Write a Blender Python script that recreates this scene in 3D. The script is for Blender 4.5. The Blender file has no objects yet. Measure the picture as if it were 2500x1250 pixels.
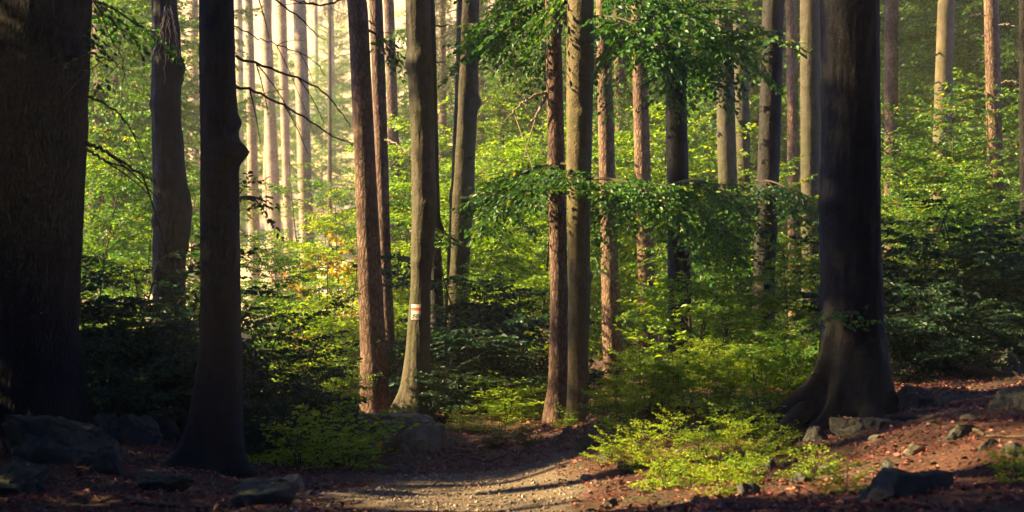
import bpy, math, random
import numpy as np
from mathutils import noise, Vector

# ------------------------------------------------------------------ camera, sky, sun, exposure
SC = bpy.context.scene
COL = SC.collection
cam_d = bpy.data.cameras.new("camera"); cam = bpy.data.objects.new("camera", cam_d); COL.objects.link(cam)
CAM_Z, HOR, F = 1.6, 700.0, 5000.0
cam.location = (0, 0, CAM_Z); cam.rotation_euler = (math.radians(90), 0, 0)
cam_d.sensor_width = 36; cam_d.lens = 72; cam_d.shift_y = 0.03
cam_d.clip_start = 0.1; cam_d.clip_end = 2000
cam_d.dof.use_dof = True; cam_d.dof.focus_distance = 22.5; cam_d.dof.aperture_fstop = 2.8
SC.camera = cam

SUN_EL = math.radians(30); SUN_B = math.radians(2.5)        # sun low at the left, a touch beyond the picture plane
TO_SUN = Vector((-math.cos(SUN_EL)*math.cos(SUN_B), math.cos(SUN_EL)*math.sin(SUN_B), math.sin(SUN_EL)))
W = bpy.data.worlds.new("World"); SC.world = W; W.use_nodes = True
wn = W.node_tree.nodes; wl = W.node_tree.links
bg = wn['Background']; sky = wn.new('ShaderNodeTexSky'); sky.sky_type = 'NISHITA'; sky.sun_disc = False
sky.sun_elevation = SUN_EL; sky.sun_rotation = math.atan2(TO_SUN.x, TO_SUN.y)
sky.air_density = 1.0; sky.dust_density = 1.0; sky.ozone_density = 5.0
tint = wn.new('ShaderNodeMix'); tint.data_type = 'RGBA'; tint.blend_type = 'MULTIPLY'; tint.inputs[0].default_value = 1.0
wl.new(sky.outputs[0], tint.inputs[6]); tint.inputs[7].default_value = (0.62, 0.85, 1.6, 1); wl.new(tint.outputs[2], bg.inputs[0]); bg.inputs[1].default_value = 0.05
sl = bpy.data.lights.new("sun", 'SUN'); sl.energy = 5.0; sl.angle = math.radians(0.8); sl.color = (1.0, 0.755, 0.36)
sun = bpy.data.objects.new("sun", sl); COL.objects.link(sun)
sun.rotation_euler = TO_SUN.to_track_quat('Z', 'Y').to_euler(); sun.location = (-30, 20, 30)
SC.view_settings.view_transform = 'Standard'; SC.view_settings.look = 'None'
SC.view_settings.exposure = 2.7; SC.view_settings.gamma = 1.0
SC.render.engine = 'CYCLES'
cy = SC.cycles
cy.use_denoising = True; cy.max_bounces = 5; cy.diffuse_bounces = 2; cy.glossy_bounces = 1
cy.transmission_bounces = 3; cy.volume_bounces = 0; cy.transparent_max_bounces = 4
cy.caustics_reflective = False; cy.caustics_refractive = False
cy.sample_clamp_indirect = 4.0
cy.use_adaptive_sampling = True; cy.adaptive_threshold = 0.02

# ------------------------------------------------------------------ tagging helpers
def tag(o, label=None, cat=None, group=None, kind=None):
    if label: o['label'] = label
    if cat: o['category'] = cat
    if group: o['group'] = group
    if kind: o['kind'] = kind
    return o
def empty(name, loc, rz=0.0, sc=1.0):
    o = bpy.data.objects.new(name, None); COL.objects.link(o)
    o.location = loc; o.rotation_euler = (0, 0, rz); o.scale = (sc, sc, sc); o.empty_display_size = 0.2
    return o
def mesh_np(name, V, Fq, mat=None, smooth=True, attrs=None):
    """V (n,3); Fq list of arrays (m,k) of faces with k corners"""
    me = bpy.data.meshes.new(name)
    V = np.asarray(V, dtype=np.float32)
    if not isinstance(Fq, list): Fq = [Fq]
    Fq = [np.asarray(f, dtype=np.int32) for f in Fq if len(f)]
    me.vertices.add(len(V)); me.vertices.foreach_set('co', V.ravel())
    nl = sum(f.size for f in Fq); npo = sum(len(f) for f in Fq)
    me.loops.add(nl); me.polygons.add(npo)
    me.loops.foreach_set('vertex_index', np.concatenate([f.ravel() for f in Fq]))
    tot = np.concatenate([np.full(len(f), f.shape[1], dtype=np.int32) for f in Fq])
    st = np.concatenate([[0], np.cumsum(tot)[:-1]]).astype(np.int32)
    me.polygons.foreach_set('loop_start', st)
    try: me.polygons.foreach_set('loop_total', tot)
    except Exception: pass
    me.update(calc_edges=True)
    me.polygons.foreach_set('use_smooth', np.full(npo, smooth, dtype=bool))
    for k, a in (attrs or {}).items():
        at = me.attributes.new(k, 'FLOAT', 'POINT'); at.data.foreach_set('value', np.asarray(a, dtype=np.float32))
    if mat: me.materials.append(mat)
    return me
def obj(name, me, parent=None):
    o = bpy.data.objects.new(name, me); COL.objects.link(o)
    if parent: o.parent = parent
    return o
def copy_tree(root, loc, rz, sc, name=None):
    r = root.copy(); COL.objects.link(r); r.location = loc; r.rotation_euler = (0, 0, rz)
    r.scale = sc if hasattr(sc, '__len__') else (sc, sc, sc)
    for ch in root.children:
        c = ch.copy(); COL.objects.link(c); c.parent = r
        for g in ch.children:
            d = g.copy(); COL.objects.link(d); d.parent = c
    return r
def X(u, D): return (u-1250.0)/F*D
def Z(v, D): return CAM_Z-(v-HOR)/F*D

# ------------------------------------------------------------------ materials
def newmat(name):
    m = bpy.data.materials.new(name); m.use_nodes = True
    return m, m.node_tree.nodes, m.node_tree.links
def N(n, t, **kw):
    x = n.new(t)
    for k, v in kw.items():
        if k.startswith('i_'):
            x.inputs[k[2:].replace('_', ' ')].default_value = v
        else: setattr(x, k, v)
    return x
def ramp(n, stops, interp='LINEAR'):
    r = n.new('ShaderNodeValToRGB'); r.color_ramp.interpolation = interp
    e = r.color_ramp.elements
    while len(e) < len(stops): e.new(0.5)
    for i, (p, c) in enumerate(stops): e[i].position = p; e[i].color = (*c, 1)
    return r
def leaf_mat(name, stops, trans=0.5, gloss=0.03, tcol=(1.5, 1.5, 0.45)):
    m, n, l = newmat(name)
    at = N(n, 'ShaderNodeAttribute', attribute_name='rnd')
    oi = N(n, 'ShaderNodeObjectInfo')
    mx = N(n, 'ShaderNodeMath', operation='MULTIPLY_ADD'); l.new(oi.outputs['Random'], mx.inputs[0])
    mx.inputs[1].default_value = 0.22; l.new(at.outputs['Fac'], mx.inputs[2])
    sb = N(n, 'ShaderNodeMath', operation='SUBTRACT'); l.new(mx.outputs[0], sb.inputs[0]); sb.inputs[1].default_value = 0.1
    r = ramp(n, stops); l.new(sb.outputs[0], r.inputs[0])
    di = N(n, 'ShaderNodeBsdfDiffuse'); l.new(r.outputs[0], di.inputs[0])
    tc = N(n, 'ShaderNodeMix', data_type='RGBA', blend_type='MULTIPLY'); tc.inputs[0].default_value = 1.0
    l.new(r.outputs[0], tc.inputs[6]); tc.inputs[7].default_value = (*tcol, 1)
    tr = N(n, 'ShaderNodeBsdfTranslucent'); l.new(tc.outputs[2], tr.inputs[0])
    ms = N(n, 'ShaderNodeMixShader'); ms.inputs[0].default_value = trans
    l.new(di.outputs[0], ms.inputs[1]); l.new(tr.outputs[0], ms.inputs[2])
    gl = N(n, 'ShaderNodeBsdfGlossy'); gl.inputs['Roughness'].default_value = 0.5; gl.inputs[0].default_value = (0.75, 0.8, 0.85, 1)
    m2 = N(n, 'ShaderNodeMixShader'); m2.inputs[0].default_value = gloss
    l.new(ms.outputs[0], m2.inputs[1]); l.new(gl.outputs[0], m2.inputs[2])
    l.new(m2.outputs[0], n['Material Output'].inputs[0])
    return m
GREEN = leaf_mat('beech_leaf', [(0, (0.018, 0.085, 0.030)), (0.3, (0.058, 0.165, 0.024)), (0.6, (0.150, 0.270, 0.022)),
                                (0.88, (0.36, 0.39, 0.03)), (0.98, (0.42, 0.33, 0.03)), (1, (0.42, 0.17, 0.03))])
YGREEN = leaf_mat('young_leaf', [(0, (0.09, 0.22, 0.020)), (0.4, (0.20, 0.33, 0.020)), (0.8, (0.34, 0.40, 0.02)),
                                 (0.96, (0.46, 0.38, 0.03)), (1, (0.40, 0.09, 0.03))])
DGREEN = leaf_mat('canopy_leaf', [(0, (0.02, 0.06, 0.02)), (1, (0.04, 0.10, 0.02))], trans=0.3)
SHADEG = leaf_mat('leaf_darkened_for_shade', [(0, (0.008, 0.030, 0.022)), (0.5, (0.020, 0.060, 0.030)), (0.85, (0.05, 0.11, 0.03)), (1, (0.09, 0.14, 0.03))], trans=0.25, gloss=0.03)  # leaf colour darkened to paint in the shade of the undergrowth masses
MIDG = leaf_mat('leaf_toned_for_shade', [(0, (0.014, 0.058, 0.028)), (0.35, (0.035, 0.115, 0.028)), (0.7, (0.085, 0.190, 0.026)), (0.93, (0.19, 0.27, 0.03)), (1, (0.30, 0.25, 0.03))], trans=0.4)  # darker, cooler copy of the beech leaf; shade painted onto low branches
AUTUMN = leaf_mat('turning_leaf', [(0, (0.2, 0.2, 0.02)), (0.6, (0.45, 0.25, 0.02)), (1, (0.5, 0.13, 0.02))])
NEEDLE = leaf_mat('needle', [(0, (0.03, 0.06, 0.015)), (0.6, (0.08, 0.09, 0.02)), (1, (0.16, 0.11, 0.05))], trans=0.2, gloss=0.04)

def bark_spruce(name, c1, c2, c3, scale=1.0):
    m, n, l = newmat(name)
    tc = N(n, 'ShaderNodeTexCoord'); mp = N(n, 'ShaderNodeMapping'); l.new(tc.outputs['Object'], mp.inputs[0])
    mp.inputs['Scale'].default_value = (34*scale, 34*scale, 13*scale)
    vo = N(n, 'ShaderNodeTexVoronoi', feature='DISTANCE_TO_EDGE'); 
    no = N(n, 'ShaderNodeTexNoise', i_Scale=2.2, i_Detail=4.0)
    l.new(mp.outputs[0], no.inputs['Vector'])
    mixv = N(n, 'ShaderNodeMix', data_type='VECTOR'); mixv.inputs[0].default_value = 0.35
    l.new(mp.outputs[0], mixv.inputs[4]); l.new(no.outputs['Color'], mixv.inputs[5]); l.new(mixv.outputs[1], vo.inputs['Vector'])
    vo.inputs['Scale'].default_value = 1.0
    n2 = N(n, 'ShaderNodeTexNoise', i_Scale=3.0, i_Detail=6.0, i_Roughness=0.65); l.new(tc.outputs['Object'], n2.inputs['Vector'])
    n3 = N(n, 'ShaderNodeTexNoise', i_Scale=60.0, i_Detail=3.0); l.new(tc.outputs['Object'], n3.inputs['Vector'])
    r = ramp(n, [(0.3, c1), (0.5, c2), (0.72, c3)]); 
    ad = N(n, 'ShaderNodeMath', operation='MULTIPLY_ADD'); l.new(n3.outputs['Fac'], ad.inputs[0]); ad.inputs[1].default_value = 0.45
    l.new(n2.outputs['Fac'], ad.inputs[2])
    sb = N(n, 'ShaderNodeMath', operation='SUBTRACT'); l.new(ad.outputs[0], sb.inputs[0]); sb.inputs[1].default_value = 0.22
    l.new(sb.outputs[0], r.inputs[0])
    cr = ramp(n, [(0.0, (0.35, 0.3, 0.28)), (0.18, (1, 1, 1))]); l.new(vo.outputs['Distance'], cr.inputs[0])
    mu = N(n, 'ShaderNodeMix', data_type='RGBA', blend_type='MULTIPLY'); mu.inputs[0].default_value = 0.8
    l.new(r.outputs[0], mu.inputs[6]); l.new(cr.outputs[0], mu.inputs[7])
    p = n['Principled BSDF']; l.new(mu.outputs[2], p.inputs['Base Color']); p.inputs['Roughness'].default_value = 0.9
    p.inputs['Specular IOR Level'].default_value = 0.25
    hs = N(n, 'ShaderNodeMath', operation='MULTIPLY_ADD'); l.new(vo.outputs['Distance'], hs.inputs[0]); hs.inputs[1].default_value = 1.4
    l.new(n3.outputs['Fac'], hs.inputs[2])
    b = N(n, 'ShaderNodeBump'); b.inputs['Strength'].default_value = 0.9; b.inputs['Distance'].default_value = 0.016
    l.new(hs.outputs[0], b.inputs['Height']); l.new(b.outputs[0], p.inputs['Normal'])
    return m
def bark_beech(name, c1, c2, moss, mossamt=0.5):
    m, n, l = newmat(name)
    tc = N(n, 'ShaderNodeTexCoord'); mp = N(n, 'ShaderNodeMapping'); l.new(tc.outputs['Object'], mp.inputs[0])
    mp.inputs['Scale'].default_value = (7.0, 7.0, 5.0)
    nh = N(n, 'ShaderNodeTexNoise', i_Scale=1.6, i_Detail=5.0, i_Roughness=0.6); l.new(mp.outputs[0], nh.inputs['Vector'])
    n2 = N(n, 'ShaderNodeTexNoise', i_Scale=2.6, i_Detail=6.0, i_Roughness=0.6); l.new(tc.outputs['Object'], n2.inputs['Vector'])
    n3 = N(n, 'ShaderNodeTexNoise', i_Scale=45.0, i_Detail=4.0); l.new(tc.outputs['Object'], n3.inputs['Vector'])
    r = ramp(n, [(0.35, c1), (0.65, c2)]); l.new(nh.outputs['Fac'], r.inputs[0])
    rm = ramp(n, [(0.42, (0, 0, 0)), (0.62, (1, 1, 1))]); l.new(n2.outputs['Fac'], rm.inputs[0])
    mm = N(n, 'ShaderNodeMath', operation='MULTIPLY'); l.new(rm.outputs[0], mm.inputs[0]); mm.inputs[1].default_value = mossamt
    mx = N(n, 'ShaderNodeMix', data_type='RGBA'); l.new(mm.outputs[0], mx.inputs[0]); l.new(r.outputs[0], mx.inputs[6]); mx.inputs[7].default_value = (*moss, 1)
    rl = ramp(n, [(0.3, (0.5, 0.48, 0.45)), (0.5, (1, 1, 1)), (0.75, (1.0, 1.0, 1.0)), (0.85, (1.3, 1.3, 1.25))]); l.new(n3.outputs['Fac'], rl.inputs[0])
    mu = N(n, 'ShaderNodeMix', data_type='RGBA', blend_type='MULTIPLY'); mu.inputs[0].default_value = 0.8
    l.new(mx.outputs[2], mu.inputs[6]); l.new(rl.outputs[0], mu.inputs[7])
    p = n['Principled BSDF']; l.new(mu.outputs[2], p.inputs['Base Color']); p.inputs['Roughness'].default_value = 0.8
    p.inputs['Specular IOR Level'].default_value = 0.3
    hs = N(n, 'ShaderNodeMath', operation='MULTIPLY_ADD'); l.new(nh.outputs['Fac'], hs.inputs[0]); hs.inputs[1].default_value = 1.2
    l.new(n3.outputs['Fac'], hs.inputs[2])
    b = N(n, 'ShaderNodeBump'); b.inputs['Strength'].default_value = 0.7; b.inputs['Distance'].default_value = 0.012
    l.new(hs.outputs[0], b.inputs['Height']); l.new(b.outputs[0], p.inputs['Normal'])
    return m
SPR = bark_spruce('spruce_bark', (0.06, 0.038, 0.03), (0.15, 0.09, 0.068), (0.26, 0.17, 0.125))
SPR_D = bark_spruce('shade_dark_spruce_bark', (0.005, 0.005, 0.007), (0.014, 0.011, 0.011), (0.030, 0.023, 0.021))  # bark darkened so its colour holds the foreground shade
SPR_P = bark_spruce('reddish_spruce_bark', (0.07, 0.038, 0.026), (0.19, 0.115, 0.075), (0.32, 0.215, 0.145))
SPR_PALE = bark_spruce('mist_paled_spruce_bark', (0.24, 0.17, 0.11), (0.45, 0.33, 0.22), (0.60, 0.47, 0.34))  # bark paled to carry the glow of the sunlit mist
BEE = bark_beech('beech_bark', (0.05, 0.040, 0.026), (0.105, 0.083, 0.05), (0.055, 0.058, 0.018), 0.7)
BEE_D = bark_beech('shade_dark_beech_bark', (0.012, 0.010, 0.012), (0.032, 0.025, 0.022), (0.02, 0.022, 0.010), 0.4)  # shaded copy of the beech bark, shade put into the colour
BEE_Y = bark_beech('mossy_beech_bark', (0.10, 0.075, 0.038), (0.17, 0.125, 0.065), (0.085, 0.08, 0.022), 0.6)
BEE_K = bark_beech('shade_black_beech_bark', (0.006, 0.0055, 0.007), (0.020, 0.015, 0.013), (0.012, 0.013, 0.007), 0.4)  # deepest shade tone, keeps near trunks dark where sun reaches them
TWIG = bark_beech('twig_bark', (0.05, 0.035, 0.025), (0.09, 0.065, 0.045), (0.05, 0.05, 0.02), 0.3)
TWIG_P = bark_beech('pale_twig', (0.25, 0.18, 0.13), (0.35, 0.27, 0.2), (0.2, 0.17, 0.1), 0.3)

# ------------------------------------------------------------------ terrain
CP = [(900,1120,18.9),(1000,1122,19.0),(1060,1118,19.0),(900,1118,19.5),(1000,1118,19.6),(1250,1250,14.5),(900,1250,14.4),(1450,1240,14.6),(1100,1180,16.7),(1300,1165,17.3),(700,1205,16),(1200,1150,17.8),
 (1330,1110,19.3),(1100,1100,19.2),(1100,1043,20.6),(1330,1033,21),(1450,1040,21),(1000,1030,21.7),(1200,1040,20.8),
 (600,1140,17),(450,1135,17),(100,1070,18),(-300,1070,18),(200,1200,14.3),(0,1250,13),(300,1250,12.8),(600,1250,13.6),(-300,1250,12),
 (1480,1232,14.8),(1520,1160,16.0),(1560,1050,17.2),(1600,965,18.2),(1600,925,19),(1600,1150,15.4),(1700,1005,17.2),(1700,935,18.2),(1650,1090,16),(1800,1040,16.4),(1800,945,17.8),(1880,1085,16.9),(1920,1040,17.3),(1900,935,18.4),(1600,1200,14.6),(1800,1200,13.5),(2000,1200,12.9),(2300,1200,12),(2500,1240,11),(2500,1000,15.0),(2900,900,18),
 (2250,1000,16.4),(1950,1092,17),(1900,1112,16.8),(2100,1030,17.5),(2400,950,17.6),(2250,940,18.9),
 (1600,930,28),(1500,1008,26),(1750,950,24),(2200,900,25),(2500,860,30),(2700,860,24),
 (880,1010,23),(1100,1000,26),(735,790,60),(710,800,60),(400,1000,24),(200,1000,22),(-200,950,24),(600,800,80),(1250,880,42),(2000,850,42),(2500,780,45),
 (1100,800,80),(1800,760,80),(0,850,45),(100,780,80),(1250,1250,13),(1250,1700,8),(600,1600,8.5),(1900,1500,9),(2700,1450,9)]
CP = np.array([(X(u, D), D, Z(v, D)) for u, v, D in CP])
def hgt(x, y):
    x = np.asarray(x, float); y = np.asarray(y, float); sh = x.shape
    x = x.ravel(); y = y.ravel(); yc = np.maximum(y, 8.0)
    q = np.stack([x/yc*20, np.log(yc)*12], 1); qc = np.stack([CP[:, 0]/CP[:, 1]*20, np.log(CP[:, 1])*12], 1)
    out = np.zeros(len(x))
    for s in range(0, len(x), 20000):
        d2 = ((q[s:s+20000, None, :]-qc[None])**2).sum(2)
        w = np.exp(-d2/(2*0.75**2))+2e-5/(1+d2)
        out[s:s+20000] = (w*CP[None, :, 2]).sum(1)/w.sum(1)
    out = np.where(y < 10, out*np.clip((y-2)/8, 0, 1), out)
    st = 66+np.clip(-x, -30, 40)*0.3
    hill = np.clip(y-st, 0, None); out += 0.36*hill*hill/(hill+14)
    out += 0.03*np.sin(x*2.3+y*1.7)*np.sin(y*1.9-x*.8)+0.015*np.sin(x*6.1+1.3*y)*np.sin(5.3*y+x)
    return out.reshape(sh)
def gz(x, y): return float(hgt(np.array([x]), np.array([y]))[0])
def path_mask(x, y):
    w = 0.9+0.25*np.sin(y*1.3)+0.12*np.sin(y*4.1+1)+0.1*np.sin(x*5+y*3)
    cx = -0.1+np.clip(13-y, 0, 9)*-0.02
    d = np.abs(x-cx)/w
    return np.clip((1.25-d)*3, 0, 1)*np.clip((0.62+0.1*np.sin(y*3)-x)*4, 0, 1)*np.clip((17.6-y-0.12*np.sin(x*4)-0.25*np.abs(x+.1))*1.6, 0, 1)

def axis(lo, hi, flo, fhi, step, n1, n2):
    a = lo+(flo-lo)*(1-np.linspace(1, 0, n1)**1.6); b = np.arange(flo, fhi, step); c = fhi+(hi-fhi)*np.linspace(0, 1, n2)**1.8
    return np.unique(np.concatenate([a, b, c]))
xs = axis(-120, 120, -5.0, 5.6, 0.045, 50, 50); ys = axis(-25, 230, 10.4, 24, 0.05, 25, 110)
GX, GY = np.meshgrid(xs, ys); GZ = hgt(GX, GY)
rngT = np.random.default_rng(5)
# fine relief of the near ground
fx, fy = GX.ravel(), GY.ravel(); fz = GZ.ravel().copy()
near = (fx > -6) & (fx < 6.5) & (fy > 10) & (fy < 25)
pm = path_mask(fx, fy)
for i in np.nonzero(near)[0]:
    a = noise.fractal(Vector((fx[i]*2.2, fy[i]*2.2, 3.1)), 0.9, 2.1, 5)
    fz[i] += 0.035*a*(1-0.75*pm[i])
nx, ny = len(xs), len(ys)
I = np.arange(nx*ny).reshape(ny, nx)
quads = np.stack([I[:-1, :-1].ravel(), I[:-1, 1:].ravel(), I[1:, 1:].ravel(), I[1:, :-1].ravel()], 1)
def ground_mat():
    m, n, l = newmat('forest_floor')
    tc = N(n, 'ShaderNodeTexCoord'); at = N(n, 'ShaderNodeAttribute', attribute_name='path')
    n1 = N(n, 'ShaderNodeTexNoise', i_Scale=28.0, i_Detail=6.0, i_Roughness=0.7); l.new(tc.outputs['Object'], n1.inputs['Vector'])
    n2 = N(n, 'ShaderNodeTexNoise', i_Scale=1.3, i_Detail=5.0); l.new(tc.outputs['Object'], n2.inputs['Vector'])
    v = N(n, 'ShaderNodeTexVoronoi', i_Scale=45.0); l.new(tc.outputs['Object'], v.inputs['Vector'])
    litter = ramp(n, [(0.25, (0.02, 0.011, 0.009)), (0.45, (0.075, 0.034, 0.025)), (0.6, (0.13, 0.06, 0.042)), (0.8, (0.22, 0.115, 0.07))])
    l.new(n1.outputs['Fac'], litter.inputs[0])
    soil = ramp(n, [(0.3, (0.03, 0.021, 0.015)), (0.7, (0.12, 0.08, 0.052))]); l.new(n1.outputs['Fac'], soil.inputs[0])
    mossr = ramp(n, [(0.3, (0.03, 0.045, 0.012)), (0.7, (0.09, 0.11, 0.025))]); l.new(n1.outputs['Fac'], mossr.inputs[0])
    f1 = ramp(n, [(0.46, (0, 0, 0)), (0.58, (1, 1, 1))]); l.new(n2.outputs['Fac'], f1.inputs[0])
    f2 = ramp(n, [(0.6, (0, 0, 0)), (0.68, (1, 1, 1))]); l.new(n2.outputs['Color'], f2.inputs[0])
    a = N(n, 'ShaderNodeMix', data_type='RGBA'); l.new(f1.outputs[0], a.inputs[0]); l.new(litter.outputs[0], a.inputs[6]); l.new(soil.outputs[0], a.inputs[7])
    b = N(n, 'ShaderNodeMix', data_type='RGBA'); l.new(f2.outputs[0], b.inputs[0]); l.new(a.outputs[2], b.inputs[6]); l.new(mossr.outputs[0], b.inputs[7])
    grav = ramp(n, [(0.0, (0.05, 0.036, 0.028)), (0.35, (0.135, 0.098, 0.072)), (0.8, (0.23, 0.175, 0.13))])
    gn = N(n, 'ShaderNodeTexNoise', i_Scale=70.0, i_Detail=4.0, i_Roughness=0.7); l.new(tc.outputs['Object'], gn.inputs['Vector']); l.new(gn.outputs['Fac'], grav.inputs[0])
    c = N(n, 'ShaderNodeMix', data_type='RGBA'); l.new(at.outputs['Fac'], c.inputs[0]); l.new(b.outputs[2], c.inputs[6]); l.new(grav.outputs[0], c.inputs[7])
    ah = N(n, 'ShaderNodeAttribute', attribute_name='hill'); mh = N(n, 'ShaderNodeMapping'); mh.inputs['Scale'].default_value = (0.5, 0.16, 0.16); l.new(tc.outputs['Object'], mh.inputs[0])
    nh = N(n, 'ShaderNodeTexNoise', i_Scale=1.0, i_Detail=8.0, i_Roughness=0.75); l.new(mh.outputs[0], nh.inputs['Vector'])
    hr = ramp(n, [(0.3, (0.22, 0.15, 0.10)), (0.43, (0.45, 0.34, 0.20)), (0.55, (0.60, 0.455, 0.235)), (0.62, (0.52, 0.44, 0.15)), (0.7, (0.3, 0.3, 0.09))]); l.new(nh.outputs['Fac'], hr.inputs[0])  # pale straw slope, brightened so its colour carries the mist glow
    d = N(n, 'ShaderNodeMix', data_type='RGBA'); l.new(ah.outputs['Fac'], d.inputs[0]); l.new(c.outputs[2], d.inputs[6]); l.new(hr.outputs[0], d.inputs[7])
    p = n['Principled BSDF']; l.new(d.outputs[2], p.inputs['Base Color']); p.inputs['Roughness'].default_value = 0.95
    p.inputs['Specular IOR Level'].default_value = 0.2
    bm = N(n, 'ShaderNodeBump'); bm.inputs['Strength'].default_value = 1.0; bm.inputs['Distance'].default_value = 0.03
    l.new(n1.outputs['Fac'], bm.inputs['Height']); l.new(bm.outputs[0], p.inputs['Normal'])
    return m
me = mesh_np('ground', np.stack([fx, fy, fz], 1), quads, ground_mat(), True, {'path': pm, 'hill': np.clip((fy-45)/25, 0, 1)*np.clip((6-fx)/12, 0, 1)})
tag(obj('ground', me), kind='structure')
def surf_z(x, y):
    """height of the built ground mesh, bilinear"""
    i = np.clip(np.searchsorted(xs, x)-1, 0, nx-2); j = np.clip(np.searchsorted(ys, y)-1, 0, ny-2)
    tx = (x-xs[i])/(xs[i+1]-xs[i]); ty = (y-ys[j])/(ys[j+1]-ys[j])
    G = fz.reshape(ny, nx)
    return (G[j, i]*(1-tx)+G[j, i+1]*tx)*(1-ty)+(G[j+1, i]*(1-tx)+G[j+1, i+1]*tx)*ty
def sz(x, y): return float(surf_z(np.array([x]), np.array([y]))[0])

# ------------------------------------------------------------------ shape generators
def tube(path, rad, sides=6):
    path = np.asarray(path, float); rad = np.asarray(rad, float); n = len(path)
    t = np.gradient(path, axis=0); t /= np.linalg.norm(t, axis=1)[:, None]+1e-9
    ref = np.array([0, 1, 0]) if abs(t[0][1]) < 0.8 else np.array([1, 0, 0])
    a = np.cross(t, ref); a /= np.linalg.norm(a, axis=1)[:, None]+1e-9; b = np.cross(t, a)
    th = np.linspace(0, 2*np.pi, sides, endpoint=False)
    V = path[:, None, :]+rad[:, None, None]*(np.cos(th)[None, :, None]*a[:, None, :]+np.sin(th)[None, :, None]*b[:, None, :])
    I = np.arange(n*sides).reshape(n, sides); J = np.roll(I, -1, axis=1)
    Fq = np.stack([I[:-1].ravel(), J[:-1].ravel(), J[1:].ravel(), I[1:].ravel()], 1)
    return V.reshape(-1, 3), Fq
class MB:
    def __init__(s): s.V = []; s.F = []; s.n = 0
    def add(s, V, Fq): s.V.append(V); s.F.append(Fq+s.n); s.n += len(V)
    def mesh(s, name, mat, smooth=True): return mesh_np(name, np.concatenate(s.V), np.concatenate(s.F), mat, smooth)
class Leaves:
    def __init__(s, ratio=0.62): s.P = []; s.D = []; s.Nn = []; s.L = []; s.ratio = ratio
    def add(s, P, D, Nn, L): s.P.append(P); s.D.append(D); s.Nn.append(Nn); s.L.append(L)
    def count(s): return sum(len(p) for p in s.P)
    def mesh(s, name, mat, rng):
        P = np.concatenate(s.P); D = np.concatenate(s.D); Nn = np.concatenate(s.Nn); L = np.concatenate(s.L)[:, None]
        D = D/(np.linalg.norm(D, axis=1)[:, None]+1e-9); S = np.cross(D, Nn); S /= np.linalg.norm(S, axis=1)[:, None]+1e-9
        U = np.cross(S, D); w = L*s.ratio*0.5; n = len(P)
        fold = w*rng.uniform(0.1, 0.6, (n, 1)); dr = L*rng.uniform(0.0, 0.25, (n, 1))
        v = np.stack([P, P+D*L*0.3+S*w*0.9+U*fold, P+D*L*0.68+S*w*0.75+U*fold-U*dr*0.4, P+D*L-U*dr,
                      P+D*L*0.68-S*w*0.75+U*fold-U*dr*0.4, P+D*L*0.3-S*w*0.9+U*fold], 1).reshape(-1, 3)
        b = np.arange(n)*6
        f = np.concatenate([np.stack([b, b+1, b+2, b+3], 1), np.stack([b, b+3, b+4, b+5], 1)])
        # hue varies by clump as well as by leaf
        cl = 0.5+0.25*np.sin(P[:, 0]*2.1+P[:, 2]*1.7)+0.2*np.sin(P[:, 1]*2.7+P[:, 2]*3.1)
        r = np.clip(rng.normal(0.42, 0.17, n)+0.22*(cl-0.5), 0, 0.92)
        r = np.where(rng.random(n) < 0.008, 0.99, r)
        return mesh_np(name, v, f, mat, False, {'rnd': np.repeat(r, 6)})
UP = np.array([0, 0, 1.0])
def spray(rng, lv, wood, p0, d, L, leaf, rise=0.1, droop=0.25, r0=0.006, gap=0.085, dens=0.62, flat=0.7):
    d = np.asarray(d, float); d /= np.linalg.norm(d)
    side = np.cross(d, UP); side /= np.linalg.norm(side)+1e-9
    bend = rng.normal(0, 0.12)
    def ax(t): return p0+d*L*t+UP*(rise*t-droop*t*t)*L+side*bend*L*t*t
    T = np.linspace(0, 1, 7); pts = np.array([ax(t) for t in T])
    wood.add(*tube(pts, np.linspace(r0, r0*0.3, 7), 4))
    n = max(3, int(L/gap))
    for i in range(n):
        t = (i+1)/n; q = ax(t)
        for sgn in (-1, 1):
            if rng.random() < 0.12: continue
            l = L*0.42*(math.sin(math.pi*min(1, 0.15+0.8*t))**0.8)*rng.uniform(0.6, 1.2)+leaf
            an = rng.uniform(0.6, 1.05); td = d*math.cos(an)+side*sgn*math.sin(an)+UP*rng.normal(-0.08, 0.12)
            if i == n-1: td = d+side*sgn*0.2
            k = max(2, int(l/(leaf*dens))); s = (np.arange(k)+0.7)/k*l
            pos = q+td*s[:, None]-UP*(s**2)[:, None]*0.35
            sg = np.where(np.arange(k) % 2 == 0, 1.0, -1.0)[:, None]
            ts = np.cross(td, UP); ts /= np.linalg.norm(ts)+1e-9
            ld = td*0.75+ts*sg*0.7-UP*rng.uniform(-0.1, 0.7, (k, 1))+rng.normal(0, 0.2, (k, 3))
            nn = UP+rng.normal(0, flat, (k, 3))
            lv.add(pos, ld, nn, leaf*rng.uniform(0.6, 1.25, k))
            if l > 0.16:
                wood.add(*tube(np.array([q, q+td*l*0.6-UP*(l*0.6)**2*0.35, q+td*l-UP*l*l*0.35]), [r0*0.4, r0*0.3, r0*0.15], 3))

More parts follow.
